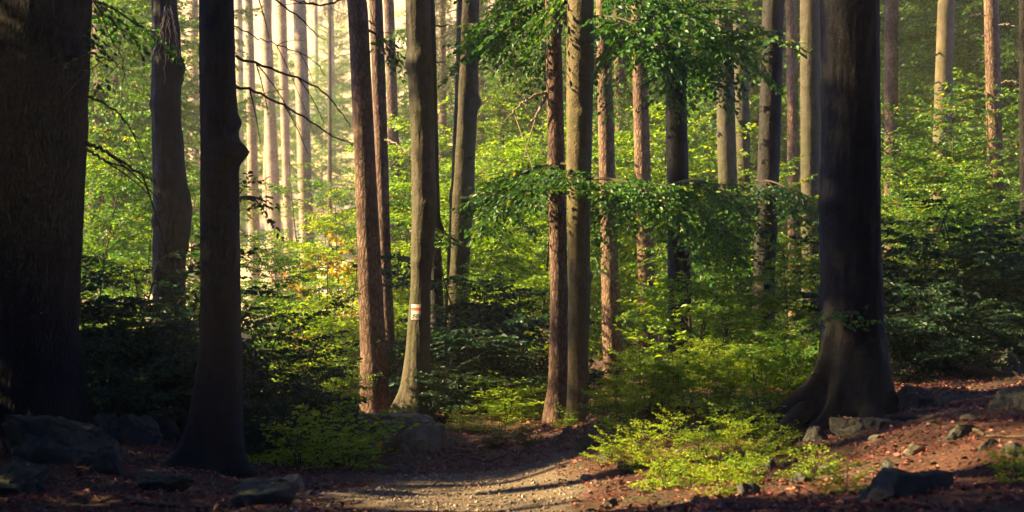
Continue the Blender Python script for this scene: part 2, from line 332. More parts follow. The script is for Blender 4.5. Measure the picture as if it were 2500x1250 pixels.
def make_plant(name, seed, H, R, nb, leaf, z0=0.1, mat=None, stem_r=0.02, prof=None, gap=0.085, nstem=1, dens=0.62, lean=0.06, flat=0.75, up=0.28):
    rng = np.random.default_rng(seed); lv = Leaves(); wd = MB()
    root = empty(name, (0, 0, 0))
    stems = []
    for s in range(nstem):
        a = rng.uniform(0, 6.28); tilt = (0 if nstem == 1 else 0.35)*rng.uniform(.4, 1)
        k = 12; T = np.linspace(0, 1, k); w = rng.normal(0, lean, (2,)); w2 = rng.uniform(0, 6, 2)
        hh = H*(1 if s == 0 else rng.uniform(.6, .95))
        px = (w[0]*np.sin(T*3+w2[0])-w[0]*math.sin(w2[0])+math.cos(a)*tilt*T)*hh; py = (w[1]*np.sin(T*3.4+w2[1])-w[1]*math.sin(w2[1])+math.sin(a)*tilt*T)*hh
        pts = np.stack([px, py, T*(hh+0.25)-0.25], 1)
        wd.add(*tube(pts, stem_r*(1-0.8*T)+0.003, 6)); stems.append(pts)
    for i in range(nb):
        pts = stems[i % nstem]; t = z0+(1-z0)*((i+rng.random())/nb)**0.95
        f = t*(len(pts)-1); j = min(int(f), len(pts)-2); p = pts[j]+(pts[j+1]-pts[j])*(f-j)
        a = i*2.39996+rng.normal(0, 0.5)
        rr = prof(t) if prof else math.sin(math.pi*(0.18+0.72*t))**0.7
        L = max(0.25, R*rr*rng.uniform(0.6, 1.15))
        spray(rng, lv, wd, p, (math.cos(a), math.sin(a), rng.normal(up, 0.32)), L, leaf, rise=rng.uniform(0.05, 0.3), droop=rng.uniform(0.1, 0.4), r0=stem_r*0.35, gap=gap, dens=dens, flat=flat)
    st = obj('stem', wd.mesh('stem', TWIG), root)
    cr = obj('crown', lv.mesh('crown', mat or GREEN, rng), root)
    root['_H'] = H; root['_n'] = lv.count()
    return root
PROTO = {}
def proto(key, *a, **k): PROTO[key] = [make_plant(*a, **k), 0]
for i in range(4): proto('Y%d' % i, 'young_beech', 11+i, 4.5, 1.55, 50, 0.075, stem_r=0.022, gap=0.1)
for i in range(3): proto('T%d' % i, 'understory_beech', 31+i, 9.0, 2.6, 90, 0.10, z0=0.12, stem_r=0.045, gap=0.13, dens=0.62)
for i in range(3): proto('B%d' % i, 'beech_shrub', 51+i, 1.8, 1.15, 36, 0.066, stem_r=0.012, nstem=3, z0=0.05)
for i in range(3): proto('L%d' % i, 'low_shrub', 71+i, 0.5, 0.5, 20, 0.050, stem_r=0.006, nstem=4, z0=0.05, mat=YGREEN, gap=0.07, up=0.6)
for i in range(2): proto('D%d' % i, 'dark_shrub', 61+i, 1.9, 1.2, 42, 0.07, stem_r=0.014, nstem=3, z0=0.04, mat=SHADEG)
for i in range(2): proto('Z%d' % i, 'young_maple', 81+i, 4.5, 1.6, 52, 0.075, stem_r=0.022, gap=0.1, mat=YGREEN)
for i in range(2): proto('G%d' % i, 'bright_shrub', 65+i, 1.2, 0.8, 30, 0.055, stem_r=0.010, nstem=5, z0=0.05, mat=YGREEN, up=0.7)
proto('W0', 'young_beech', 91, 4.5, 1.3, 22, 0.062, stem_r=0.016, z0=0.15)     # thin, open crown
proto('A0', 'low_shrub', 95, 0.8, 0.6, 20, 0.05, stem_r=0.008, nstem=3, mat=AUTUMN)
rngP = np.random.default_rng(77)
def place(key, u, vtop, D, label, group=None, wide=1.0, rz=None):
    x = X(u, D); z = sz(x, D); need = max((CAM_Z-z)+(HOR-vtop)/F*D, 7.0 if D > 75 else 0.2)
    p = PROTO[key]; H = p[0]['_H']; s = need/H
    a = rngP.uniform(0, 6.28) if rz is None else rz
    if p[1] == 0:
        o = p[0]; o.location = (x, D, z); o.rotation_euler = (0, 0, a); o.scale = (s*wide, s*wide, s)
    else: o = copy_tree(p[0], (x, D, z), a, (s*wide, s*wide, s))
    p[1] += 1
    names = {'Y': ('young beech', 'sapling'), 'T': ('understory beech', 'tree'), 'B': ('shrub', 'shrub'), 'L': ('low shrub', 'shrub'), 'W': ('', 'sapling'), 'A': ('', 'shrub'), 'Z': ('', 'sapling'), 'D': ('', 'shrub'), 'G': ('', 'shrub')}
    tag(o, label, names[key[0]][1], group)
    return o

# ------------------------------------------------------------------ big trees
CROWNS = []
def make_crown(seed, R, Hh, nl, leaf):
    rng = np.random.default_rng(seed); lv = Leaves(0.75)
    nc = 60; c = rng.normal(0, 1, (nc, 3)); c /= np.linalg.norm(c, axis=1)[:, None]; c *= rng.uniform(0.35, 1, (nc, 1))**0.6
    c *= np.array([R, R, Hh/2]); k = nl//nc
    for i in range(nc):
        P = c[i]+rng.normal(0, 1, (k, 3))*np.array([0.55, 0.55, 0.28])*R/3*1.3
        lv.add(P, rng.normal(0, 1, (k, 3)), UP+rng.normal(0, 0.6, (k, 3)), leaf*rng.uniform(.7, 1.3, k))
    return lv.mesh('crown', DGREEN, rng)
for i in range(3): CROWNS.append(make_crown(200+i, 3.0, 6.0, 9000, 0.17))

def trunk_mesh(pts, D, mat, top, rough, seed, bumps=(), flare=0.0, sides=40, dz=0.05, lobes=5, flare_h=0.35, roots=()):
    """pts: (v, uL, uR) edges in picture units at depth D -> one bark tube from below the ground to height top"""
    pts = sorted(pts, key=lambda p: -p[0])
    v = np.array([p[0] for p in pts], float)
    zc = Z(v, D); xc = X(np.array([(p[1]+p[2])/2 for p in pts]), D); rr = np.array([(p[2]-p[1])/2 for p in pts])/F*D
    x0 = xc[0]; zg = sz(x0, D)
    zmin = min(zc[0], zg)-0.35
    zz = np.concatenate([np.arange(zmin, max(zc[-1], 4.8), dz), np.arange(max(zc[-1], 4.8), top, 0.5)])
    sl_ = (xc[-1]-xc[-2])/(zc[-1]-zc[-2]+1e-6)
    px = np.interp(zz, zc, xc); hi = zz > zc[-1]; px[hi] = xc[-1]+sl_*(zz[hi]-zc[-1])*0.6
    pr = np.interp(zz, zc, rr); pr[hi] = rr[-1]*np.clip(1-(zz[hi]-zc[-1])/(top-zc[-1])*0.85, 0.1, 1)
    ker = np.hanning(9); ker /= ker.sum()
    def smo(a): return np.convolve(np.pad(a, 4, mode='edge'), ker, 'valid')
    px = smo(px); pr = smo(pr)
    th = np.linspace(0, 2*np.pi, sides, endpoint=False)
    rnd = np.random.default_rng(seed); ph = rnd.uniform(0, 6.28, lobes)
    V = np.zeros((len(zz), sides, 3))
    lob = sum(np.cos((k+2)*th+ph[k])/(k+2) for k in range(lobes))
    for i, z in enumerate(zz):
        fe = flare*math.exp(-max(0, z-zg)/flare_h)
        r = pr[i]*(1+fe*(0.55+0.75*lob))
        if z < 5.2:
            dis = np.array([noise.fractal(Vector((math.cos(t)*3+seed, math.sin(t)*3, z*2.2)), 1.0, 2.0, 3) for t in th])
            r = r*(1+rough*dis)
        for (vb, side, amt, size) in bumps:
            zb = Z(vb, D)
            g = math.exp(-((z-zb)/size)**2)
            if g > 0.01:
                da = np.angle(np.exp(1j*(th-side))); r = r+amt*g*np.exp(-(da/0.7)**2)
        for (rt, rl_, rw, rh) in roots:
            da = np.angle(np.exp(1j*(th-rt))); r = r+rl_*math.exp(-max(0, z-zg+0.02)/rh)*np.exp(-(da/rw)**2)
        V[i, :, 0] = px[i]-x0+r*np.cos(th); V[i, :, 1] = r*np.sin(th); V[i, :, 2] = z-zg
    n = len(zz); I = np.arange(n*sides).reshape(n, sides); J = np.roll(I, -1, axis=1)
    Fq = np.stack([I[:-1].ravel(), J[:-1].ravel(), J[1:].ravel(), I[1:].ravel()], 1)
    return mesh_np('trunk', V.reshape(-1, 3), Fq, mat), (x0, D, zg), (float(px[-1])-x0, top-zg)
TREES = {}
def big_tree(key, name, D, mat, pts, label, group=None, top=17.5, rough=0.05, bumps=(), flare=0.12, sides=40, dz=0.05, crown=1.0, cz=None, cat='tree', **k):
    me, base, tip = trunk_mesh(pts, D, mat, top, rough, len(TREES)*7+3, bumps, flare, sides, dz, **k)
    r = empty(name, base); tag(r, label, cat, group)
    obj('trunk', me, r)
    if crown:
        i = len(TREES) % 3; c = obj('crown', CROWNS[i], r)
        c.location = (tip[0], 0, (cz or top-3)); c.rotation_euler = (0, 0, len(TREES)*1.7); c.scale = (crown*1.4, crown*1.4, crown)
    TREES[key] = r
    return r
PI = math.pi
G_SPR = None
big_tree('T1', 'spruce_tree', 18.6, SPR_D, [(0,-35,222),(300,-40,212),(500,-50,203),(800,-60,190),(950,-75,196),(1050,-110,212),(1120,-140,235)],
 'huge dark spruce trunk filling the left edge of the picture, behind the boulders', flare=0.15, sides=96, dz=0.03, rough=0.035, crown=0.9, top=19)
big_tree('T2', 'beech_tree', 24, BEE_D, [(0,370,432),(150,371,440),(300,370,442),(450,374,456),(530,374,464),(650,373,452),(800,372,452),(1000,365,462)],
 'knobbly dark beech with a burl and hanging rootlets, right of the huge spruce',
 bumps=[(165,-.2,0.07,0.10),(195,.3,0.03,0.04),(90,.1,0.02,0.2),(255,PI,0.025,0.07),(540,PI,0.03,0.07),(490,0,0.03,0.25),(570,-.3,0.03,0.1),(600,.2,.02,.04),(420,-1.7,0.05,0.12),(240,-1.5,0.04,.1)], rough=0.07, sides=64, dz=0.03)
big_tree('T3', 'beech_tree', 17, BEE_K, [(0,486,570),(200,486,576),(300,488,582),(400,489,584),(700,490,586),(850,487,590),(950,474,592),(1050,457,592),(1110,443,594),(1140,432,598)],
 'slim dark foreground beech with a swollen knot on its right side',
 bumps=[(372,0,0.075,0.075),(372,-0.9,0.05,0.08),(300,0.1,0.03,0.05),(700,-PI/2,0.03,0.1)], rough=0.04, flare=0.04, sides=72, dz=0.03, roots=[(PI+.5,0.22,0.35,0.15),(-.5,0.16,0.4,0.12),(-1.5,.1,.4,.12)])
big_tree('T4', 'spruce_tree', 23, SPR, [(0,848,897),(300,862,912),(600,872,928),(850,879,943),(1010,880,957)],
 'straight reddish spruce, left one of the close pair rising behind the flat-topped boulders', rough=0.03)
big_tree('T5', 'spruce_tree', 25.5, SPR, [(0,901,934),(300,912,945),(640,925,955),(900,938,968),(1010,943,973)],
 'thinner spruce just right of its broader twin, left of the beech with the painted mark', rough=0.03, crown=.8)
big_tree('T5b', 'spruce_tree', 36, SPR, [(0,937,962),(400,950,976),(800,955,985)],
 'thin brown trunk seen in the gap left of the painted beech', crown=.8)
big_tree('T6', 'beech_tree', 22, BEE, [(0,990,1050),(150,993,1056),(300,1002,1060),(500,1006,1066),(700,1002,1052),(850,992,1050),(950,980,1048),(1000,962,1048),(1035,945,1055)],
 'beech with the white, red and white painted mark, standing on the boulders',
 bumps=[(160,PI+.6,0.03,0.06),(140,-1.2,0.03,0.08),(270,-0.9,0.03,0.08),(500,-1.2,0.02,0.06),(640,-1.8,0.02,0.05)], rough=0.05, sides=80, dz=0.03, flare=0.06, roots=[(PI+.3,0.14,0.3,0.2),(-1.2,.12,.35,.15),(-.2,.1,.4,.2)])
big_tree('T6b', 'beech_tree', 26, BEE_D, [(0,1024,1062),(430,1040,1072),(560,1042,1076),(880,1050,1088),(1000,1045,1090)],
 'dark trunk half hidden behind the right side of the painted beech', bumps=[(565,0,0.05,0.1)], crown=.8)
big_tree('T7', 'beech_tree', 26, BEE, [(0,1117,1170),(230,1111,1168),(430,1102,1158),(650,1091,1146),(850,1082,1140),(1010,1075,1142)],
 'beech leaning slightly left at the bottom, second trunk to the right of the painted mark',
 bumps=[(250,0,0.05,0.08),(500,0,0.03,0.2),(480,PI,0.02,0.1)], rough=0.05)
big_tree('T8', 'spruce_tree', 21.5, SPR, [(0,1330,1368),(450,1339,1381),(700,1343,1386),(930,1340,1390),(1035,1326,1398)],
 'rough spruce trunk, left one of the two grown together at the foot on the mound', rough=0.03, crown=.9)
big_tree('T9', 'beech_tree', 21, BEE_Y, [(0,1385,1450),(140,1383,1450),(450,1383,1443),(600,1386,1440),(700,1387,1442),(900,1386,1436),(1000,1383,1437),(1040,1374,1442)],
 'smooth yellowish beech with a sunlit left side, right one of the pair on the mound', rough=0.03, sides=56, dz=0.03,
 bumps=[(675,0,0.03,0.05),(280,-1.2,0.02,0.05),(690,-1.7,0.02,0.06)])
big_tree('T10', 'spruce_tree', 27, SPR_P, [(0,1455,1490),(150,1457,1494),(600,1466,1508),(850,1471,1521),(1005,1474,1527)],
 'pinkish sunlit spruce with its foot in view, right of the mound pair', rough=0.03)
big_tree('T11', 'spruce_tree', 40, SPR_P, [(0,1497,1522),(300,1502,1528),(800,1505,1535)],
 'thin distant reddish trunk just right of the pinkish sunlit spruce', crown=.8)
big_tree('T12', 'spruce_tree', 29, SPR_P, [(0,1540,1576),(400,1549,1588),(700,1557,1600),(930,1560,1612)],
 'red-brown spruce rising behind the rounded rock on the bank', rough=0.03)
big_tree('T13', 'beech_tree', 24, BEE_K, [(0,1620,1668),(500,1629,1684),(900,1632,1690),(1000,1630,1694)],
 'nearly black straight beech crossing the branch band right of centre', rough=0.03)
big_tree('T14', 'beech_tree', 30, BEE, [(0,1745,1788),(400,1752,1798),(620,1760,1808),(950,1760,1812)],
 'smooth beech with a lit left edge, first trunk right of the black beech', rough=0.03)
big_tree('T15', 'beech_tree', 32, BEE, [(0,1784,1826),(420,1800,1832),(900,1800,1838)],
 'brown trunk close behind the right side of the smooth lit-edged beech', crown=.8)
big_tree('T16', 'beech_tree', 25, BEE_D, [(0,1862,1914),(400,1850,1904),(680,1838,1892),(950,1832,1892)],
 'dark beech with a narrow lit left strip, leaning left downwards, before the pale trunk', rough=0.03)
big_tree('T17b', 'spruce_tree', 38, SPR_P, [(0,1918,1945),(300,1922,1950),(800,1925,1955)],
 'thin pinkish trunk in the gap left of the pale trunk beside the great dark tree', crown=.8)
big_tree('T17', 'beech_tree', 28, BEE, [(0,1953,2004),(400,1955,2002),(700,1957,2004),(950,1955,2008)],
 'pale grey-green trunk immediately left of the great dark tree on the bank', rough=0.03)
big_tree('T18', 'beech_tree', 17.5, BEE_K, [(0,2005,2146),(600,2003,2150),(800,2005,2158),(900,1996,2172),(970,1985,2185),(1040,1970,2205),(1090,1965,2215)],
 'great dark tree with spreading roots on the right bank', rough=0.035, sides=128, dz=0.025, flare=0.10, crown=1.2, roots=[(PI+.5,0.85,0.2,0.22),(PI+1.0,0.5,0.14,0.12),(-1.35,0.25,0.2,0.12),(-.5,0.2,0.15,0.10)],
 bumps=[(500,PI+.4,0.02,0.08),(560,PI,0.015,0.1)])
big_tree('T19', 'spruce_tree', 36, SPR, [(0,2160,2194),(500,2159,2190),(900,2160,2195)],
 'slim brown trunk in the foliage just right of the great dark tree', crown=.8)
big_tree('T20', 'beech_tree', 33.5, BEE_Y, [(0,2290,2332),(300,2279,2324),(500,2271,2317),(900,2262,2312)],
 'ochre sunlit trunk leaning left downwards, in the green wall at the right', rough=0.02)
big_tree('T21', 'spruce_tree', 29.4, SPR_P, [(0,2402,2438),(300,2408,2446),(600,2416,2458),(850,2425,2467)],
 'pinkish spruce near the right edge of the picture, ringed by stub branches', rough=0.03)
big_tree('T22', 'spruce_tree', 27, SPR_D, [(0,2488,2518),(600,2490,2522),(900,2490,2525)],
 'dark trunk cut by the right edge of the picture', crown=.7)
big_tree('TL1', 'spruce_tree', 38, SPR, [(0,226,262),(340,232,264),(600,205,238),(900,198,232)],
 'brown trunk seen right beside the huge dark spruce, behind green sprays', crown=.7)
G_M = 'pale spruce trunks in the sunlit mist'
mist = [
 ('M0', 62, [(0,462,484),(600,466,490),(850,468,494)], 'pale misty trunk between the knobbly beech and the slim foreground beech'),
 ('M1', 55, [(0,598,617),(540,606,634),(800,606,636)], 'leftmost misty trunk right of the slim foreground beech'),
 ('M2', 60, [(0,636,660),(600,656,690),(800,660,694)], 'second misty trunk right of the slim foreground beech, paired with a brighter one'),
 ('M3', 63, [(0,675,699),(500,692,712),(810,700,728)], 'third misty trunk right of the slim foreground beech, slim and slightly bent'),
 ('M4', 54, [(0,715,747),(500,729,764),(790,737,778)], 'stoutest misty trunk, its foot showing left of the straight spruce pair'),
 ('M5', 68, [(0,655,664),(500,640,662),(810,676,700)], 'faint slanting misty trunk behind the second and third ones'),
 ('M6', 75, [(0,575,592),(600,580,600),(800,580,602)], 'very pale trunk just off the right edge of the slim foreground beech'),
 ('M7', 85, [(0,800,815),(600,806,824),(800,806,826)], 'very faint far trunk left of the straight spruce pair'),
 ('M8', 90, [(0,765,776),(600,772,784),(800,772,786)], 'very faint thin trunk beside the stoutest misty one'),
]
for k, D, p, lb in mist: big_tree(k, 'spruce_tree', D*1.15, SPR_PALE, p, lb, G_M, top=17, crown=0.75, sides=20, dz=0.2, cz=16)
back = [('N1', 46, 1082, 18, 'thin rosy trunk far behind, between the painted beech and the leaning beech'),
 ('N2', 48, 1176, 16, 'thin dark far trunk right behind the leaning beech'), ('N3', 55, 1420+110, 18, 'faint far trunk behind the pinkish and red-brown spruces'),
 ('N4', 50, 1690, 20, 'rosy far trunk just right of the black beech'), ('N5', 60, 1608, 14, 'thin far trunk left of the black beech'),
 ('N6', 52, 2080+260, 20, 'far trunk in the green wall right of the ochre sunlit trunk'), ('N7', 48, 2475, 16, 'far thin trunk between the pinkish spruce and the right edge'),
 ('N8', 62, 340, 16, 'faint far trunk left of the knobbly beech')]
for k, D, u, w, lb in back: big_tree(k, 'spruce_tree', D, SPR_P if D < 55 else SPR, [(0,u-w/2-3,u+w/2-3),(500,u-w/2,u+w/2),(900,u-w/2+2,u+w/2+2)], lb, None, crown=0.9, sides=16, dz=0.2)

# painted mark on the beech (part of it): three bands and the faded patch with a small dark sign below
def mark_mesh(root, D, u0, u1, v0, v1, mat, proud):
    tr = [c for c in root.children if c.name.startswith('trunk')][0]
    me = tr.data; co = np.zeros(len(me.vertices)*3); me.vertices.foreach_get('co', co); co = co.reshape(-1, 3)+np.array(root.location)
    nu, nv = 14, 8; V = []
    fr = co[co[:, 1] < D-0.02]
    for j in range(nv+1):
        for i in range(nu+1):
            x = X(u0+(u1-u0)*i/nu, D); z = Z(v0+(v1-v0)*j/nv, D)
            d = (fr[:, 0]-x)**2+(fr[:, 2]-z)**2; k = np.argsort(d)[:6]; w = 1/(d[k]+1e-5)
            V.append((x, float((fr[k, 1]*w).sum()/w.sum())-proud, z))
    V = np.array(V)-np.array(root.location)
    I = np.arange((nu+1)*(nv+1)).reshape(nv+1, nu+1)
    Fq = np.stack([I[1:, :-1].ravel(), I[1:, 1:].ravel(), I[:-1, 1:].ravel(), I[:-1, :-1].ravel()], 1)
    return mesh_np('paint', V, Fq, mat)
def paint(name, c, wear):
    m, n, l = newmat(name); tc = N(n, 'ShaderNodeTexCoord')
    no = N(n, 'ShaderNodeTexNoise', i_Scale=70.0, i_Detail=4.0); l.new(tc.outputs['Object'], no.inputs['Vector'])
    r = ramp(n, [(wear-0.08, (0.12, 0.10, 0.07)), (wear+0.05, c)]); l.new(no.outputs['Fac'], r.inputs[0])
    l.new(r.outputs[0], n['Principled BSDF'].inputs['Base Color']); n['Principled BSDF'].inputs['Roughness'].default_value = 0.7
    return m
PW = paint('white_paint', (0.72, 0.66, 0.56), 0.36); PR = paint('red_paint', (0.62, 0.10, 0.03), 0.36); PF = paint('faded_paint', (0.42, 0.38, 0.34), 0.46); PK = paint('dark_paint', (0.05, 0.04, 0.045), 0.3)
t6 = TREES['T6']
mk = obj('trail_marker', mark_mesh(t6, 22, 1005, 1029, 743, 750.5, PW, 0.004), t6); mk['label'] = 'white, red and white painted trail mark with a faded patch below'
for nm, v0, v1, m_ in (('red_band', 750.5, 758.5, PR), ('white_band', 758.5, 766, PW)): obj(nm, mark_mesh(t6, 22, 1005, 1029, v0, v1, m_, 0.004), mk)
obj('faded_patch', mark_mesh(t6, 22, 1004, 1028, 766.5, 780, PF, 0.003), mk)
for (a, b, c, d) in ((1009,1013,768,771),(1008,1011,773,776),(1013,1016,771,773.5),(1018,1022,769,770.5),(1020,1023,771.5,774.5),(1017,1020,774,776)):
    obj('dark_sign', mark_mesh(t6, 22, a, b, c, d, PK, 0.006), mk)

# roots of the great tree and of the slim one
def root_branch(tree, pts, r0, r1, mat, name='root', sides=10):
    base = np.array(tree.location)
    P = np.array(pts, float); t = np.linspace(0, 1, len(P)); T = np.linspace(0, 1, 24)
    Q = np.stack([np.interp(T, t, P[:, i]) for i in range(3)], 1)
    k = np.ones(5)/5
    for i in range(3): Q[:, i] = np.convolve(np.pad(Q[:, i], 2, mode='edge'), k, 'valid')
    rad = (r0+(r1-r0)*T)*np.clip(T*8+.15, 0, 1)*np.clip((1-T)*10+.05, 0, 1); rad = rad*(1+0.08*np.sin(T*17+r0*90))
    V, Fq = tube(Q, rad, sides)
    return obj(name, mesh_np(name, V-base, Fq, mat), tree)
def gp(u, v, D, dz=0.0):
    x = X(u, D); return (x, D, sz(x, D)+dz)
t18 = TREES['T18']
root_branch(t18, [(X(1985,17.2),17.2,Z(985,17.2)), gp(1940,0,16.95,0.07), gp(1905,0,16.5,0.05), gp(1880,0,16.1,0.02), gp(1860,0,15.7,-0.06)], 0.10, 0.03, BEE_K)
root_branch(t18, [gp(2150,0,16.9,0.03), gp(2260,0,16.3,0.02), gp(2380,0,15.3,0.01), gp(2480,0,14.9,-0.05)], 0.035, 0.015, BEE_K)
root_branch(t18, [gp(1990,0,16.6,0.01), gp(1900,0,15.8,0.02), gp(1820,0,15.2,0.01), gp(1770,0,14.9,-0.04)], 0.05, 0.015, BEE_K)
#root_branch(TREES['T6'], [(X(985,21.9),21.8,Z(960,21.9)), gp(950,0,21.7,0.08), gp(925,0,21.5,-0.03)], 0.06, 0.02, BEE)
root_branch(TREES['T9'], [gp(1435,0,20.9,0.08), gp(1455,0,20.7,0.01), gp(1480,0,20.5,-0.05)], 0.05, 0.015, BEE_Y)

# dead branches and twigs, each part of the tree that carries it
def dead(tree, pts, r0, name='dead_branch', mat=TWIG, D0=None, twigs=0, seed=0):
    rng = np.random.default_rng(seed+int(pts[0][0]))
    P = np.array([(X(u, D), D, Z(v, D)) for u, v, D in pts]); t = np.linspace(0, 1, len(P)); T = np.linspace(0, 1, 22)
    Q = np.stack([np.interp(T, t, P[:, i]) for i in range(3)], 1)
    for i in range(3): Q[:, i] = np.convolve(np.pad(Q[:, i], 2, mode='edge'), np.ones(5)/5, 'valid')
    Q += rng.normal(0, 0.008, Q.shape)
    mb = MB(); mb.add(*tube(Q, r0*(1-0.8*T)+0.0015, 5))
    for k in range(twigs):
        i = rng.integers(4, 18); d = Q[i+1]-Q[i]; d /= np.linalg.norm(d)+1e-9
        e = d*0.7+rng.normal(0, 0.55, 3)+np.array([0, 0, -0.35]); L = rng.uniform(0.2, 0.7)
        S = np.linspace(0, 1, 6)[:, None]; mb.add(*tube(Q[i]+e*L*S-UP*0.25*L*S**2, r0*0.45*(1-0.7*S[:, 0])+0.001, 4))
    m = mb.mesh(name, mat); co = np.zeros(len(m.vertices)*3); m.vertices.foreach_get('co', co)
    co = co.reshape(-1, 3)-np.array(tree.location); m.vertices.foreach_set('co', co.ravel().astype(np.float32))
    return obj(name, m, tree)
T1, T3 = TREES['T1'], TREES['T3']
dead(T1, [(205,350,18),(260,370,18),(320,408,18),(385,448,18)], 0.02, twigs=2)
dead(T1, [(205,362,18.1),(250,390,18.1),(310,410,18.1),(375,440,18.1)], 0.014, twigs=1)
dead(T1, [(210,235,18),(270,258,18),(310,300,18),(336,345,18)], 0.012, twigs=2)
dead(T1, [(215,125,18),(255,142,18),(298,158,18)], 0.012, twigs=1)
dead(T1, [(215,-30,18),(260,70,18),(300,140,18),(302,200,18),(292,262,18)], 0.008, twigs=2)
dead(T3, [(565,138,17),(640,160,17),(760,200,17),(820,250,17),(860,320,17)], 0.012, twigs=3)
dead(T3, [(565,212,17),(620,220,17),(720,270,17),(800,325,17),(870,360,17)], 0.013, twigs=2)
dead(T3, [(560,60,17),(620,90,17),(680,110,17),(760,140,17),(800,190,17)], 0.006, twigs=3)
dead(T3, [(545,-60,17),(640,-20,17),(720,35,17),(800,105,17)], 0.013, twigs=1)
dead(TREES['T4'], [(850,-10,22.8),(800,12,22.6),(740,6,22.5),(690,-5,22.4)], 0.014, twigs=1)
for u, v, u2, v2 in ((1040,150,1100,150),(1050,60,1110,62)): dead(TREES['T6'], [(u,v+6,22),((u+u2)/2,v+2,21.9),(u2,v2,21.8)], 0.01)
dead(TREES['T8'], [(1340,222,21.5),(1290,240,21.4),(1262,262,21.3),(1230,300,21.2)], 0.018, mat=TWIG_P, twigs=1)
dead(TREES['T8'], [(1338,228,21.5),(1318,265,21.4),(1300,295,21.3),(1285,310,21.2)], 0.018, mat=TWIG_P, twigs=1)
dead(TREES['T8'], [(1340,60,21.3),(1334,170,21.2),(1338,240,21.25),(1350,290,21.2)], 0.006)
dead(TREES['T4'], [(900,50,23),(925,72,22.8),(960,84,22.6)], 0.009, twigs=1)
dead(TREES['T5'], [(930,128,25.4),(960,140,25.2),(1000,160,25)], 0.009, twigs=1)
dead(TREES['T5'], [(940,340,25.4),(965,350,25.2),(1000,372,25)], 0.009, mat=TWIG_P, twigs=1)
for v in (38, 60, 90, 150, 200, 310, 340, 480, 530):
    s = -1 if v % 4 else 1; c = 2420+v*0.04
    dead(TREES['T21'], [(c+s*15,v,29.2),(c+s*38,v-6+v % 9,29.0),(c+s*62,v+4,28.8)], 0.007, mat=TWIG_P)
for v in (130, 200, 330, 420): dead(TREES['T20'], [(2300-v*.04,v,33.4),(2272-v*.04,v+8,33.1)], 0.014, 'branch_stub')
hang = [(405,10,398,60,400,130),(408,15,415,80,410,150),(412,20,428,70,440,140),(405,30,385,90,372,140),(410,20,404,90,402,215),(415,10,425,60,432,165),(404,20,392,75,388,160)]
for i, (a, b, c, d, e, f_) in enumerate(hang): dead(TREES['T2'], [(a,b,23.6),(c,d,23.5),(e,f_,23.5)], 0.006, 'hanging_rootlet', TWIG_P, seed=i)

# leafy low branches carried by the big trees
def low_branch(tree, D, u0, v0, u1, v1, n, L, seed, leaf=0.066, dy=0.5, mat=None, droop=0.3):
    rng = np.random.default_rng(seed); lv = Leaves(); wd = MB()
    P0 = np.array([X(u0, D), tree.location.y, Z(v0, D)]); P1 = np.array([X(u1, D), D+rng.uniform(-dy, dy), Z(v1, D)])
    S = np.linspace(0, 1, 12)[:, None]; Q = P0+(P1-P0)*S+UP*np.sin(S*PI)*0.08*np.linalg.norm(P1-P0)
    wd.add(*tube(Q, 0.016*(1-0.75*S[:, 0])+0.003, 5)); d = (P1-P0)/np.linalg.norm(P1-P0)
    for i in range(n):
        t = (i+0.5)/n*0.9+0.1; q = Q[int(t*11)]; sg = 1 if i % 2 else -1
        dirv = d*rng.uniform(0.3, 0.9)+np.array([0, sg*rng.uniform(0.2, 0.9), rng.normal(-0.12, 0.15)])
        spray(rng, lv, wd, q, dirv, L*rng.uniform(0.6, 1.1), leaf, rise=0.05, droop=droop*rng.uniform(.4, 1.3), r0=0.006, flat=0.55)
    base = np.array(tree.location)
    w = wd.mesh('branch', TWIG); co = np.zeros(len(w.vertices)*3); w.vertices.foreach_get('co', co); w.vertices.foreach_set('co', (co.reshape(-1, 3)-base).ravel().astype(np.float32))
    b = obj('low_branch', w, tree)
    f = lv.mesh('leaves', mat or MIDG, rng); co = np.zeros(len(f.vertices)*3); f.vertices.foreach_get('co', co); f.vertices.foreach_set('co', (co.reshape(-1, 3)-base).ravel().astype(np.float32))
    obj('foliage', f, b)
t9, t13, t16, t7 = TREES['T9'], TREES['T13'], TREES['T16'], TREES['T7']
LB = [(t9,22.8,1400,30,1180,110,11,0.9),(t9,22.9,1400,-20,1240,20,10,0.9),(t9,22.7,1400,40,1310,140,8,0.7),(t9,20.3,1450,20,1600,110,9,0.8),
 (t9,20.0,1440,-60,1620,-10,9,1.0),(t13,22.5,1640,30,1500,70,10,0.9),(t13,22.3,1650,60,1800,110,12,0.9),(t13,22.0,1640,-30,1760,40,12,0.9),
 (t16,24,1880,40,1760,120,10,0.9),(t13,21.5,1640,80,1640,170,8,0.7),
 (t9,22.7,1410,430,1220,470,12,0.9),(t9,19.6,1420,450,1380,440,5,0.6),(t9,20.2,1430,430,1600,480,12,0.9),(t13,21.5,1650,430,1480,520,12,0.8),
 (t13,21.8,1650,440,1800,480,12,0.9),(t13,21.6,1650,470,1640,540,8,0.7),(t16,24,1870,430,1960,470,10,0.8),(t16,23.6,1870,440,1760,540,10,0.8),
 (t7,25,1130,30,1200,90,8,0.7),(t7,25.3,1130,480,1240,500,8,0.7),(t7,25.2,1120,600,1060,560,6,0.6)]
for i, (tr, D, a, b, c, d, n, L) in enumerate(LB): low_branch(tr, D, a, b, c, d, n, L, 300+i)
low_branch(TREES['T18'], 16.6, 2150, 800, 2080, 765, 5, 0.35, 340, 0.05)
low_branch(TREES['T5b'], 34, 945, 60, 1000, 90, 6, 0.7, 341); low_branch(TREES['T4'], 23, 890, 70, 960, 120, 4, 0.5, 342)
low_branch(TREES['T3'], 17.3, 570, 500, 640, 490, 4, 0.4, 343, 0.06)
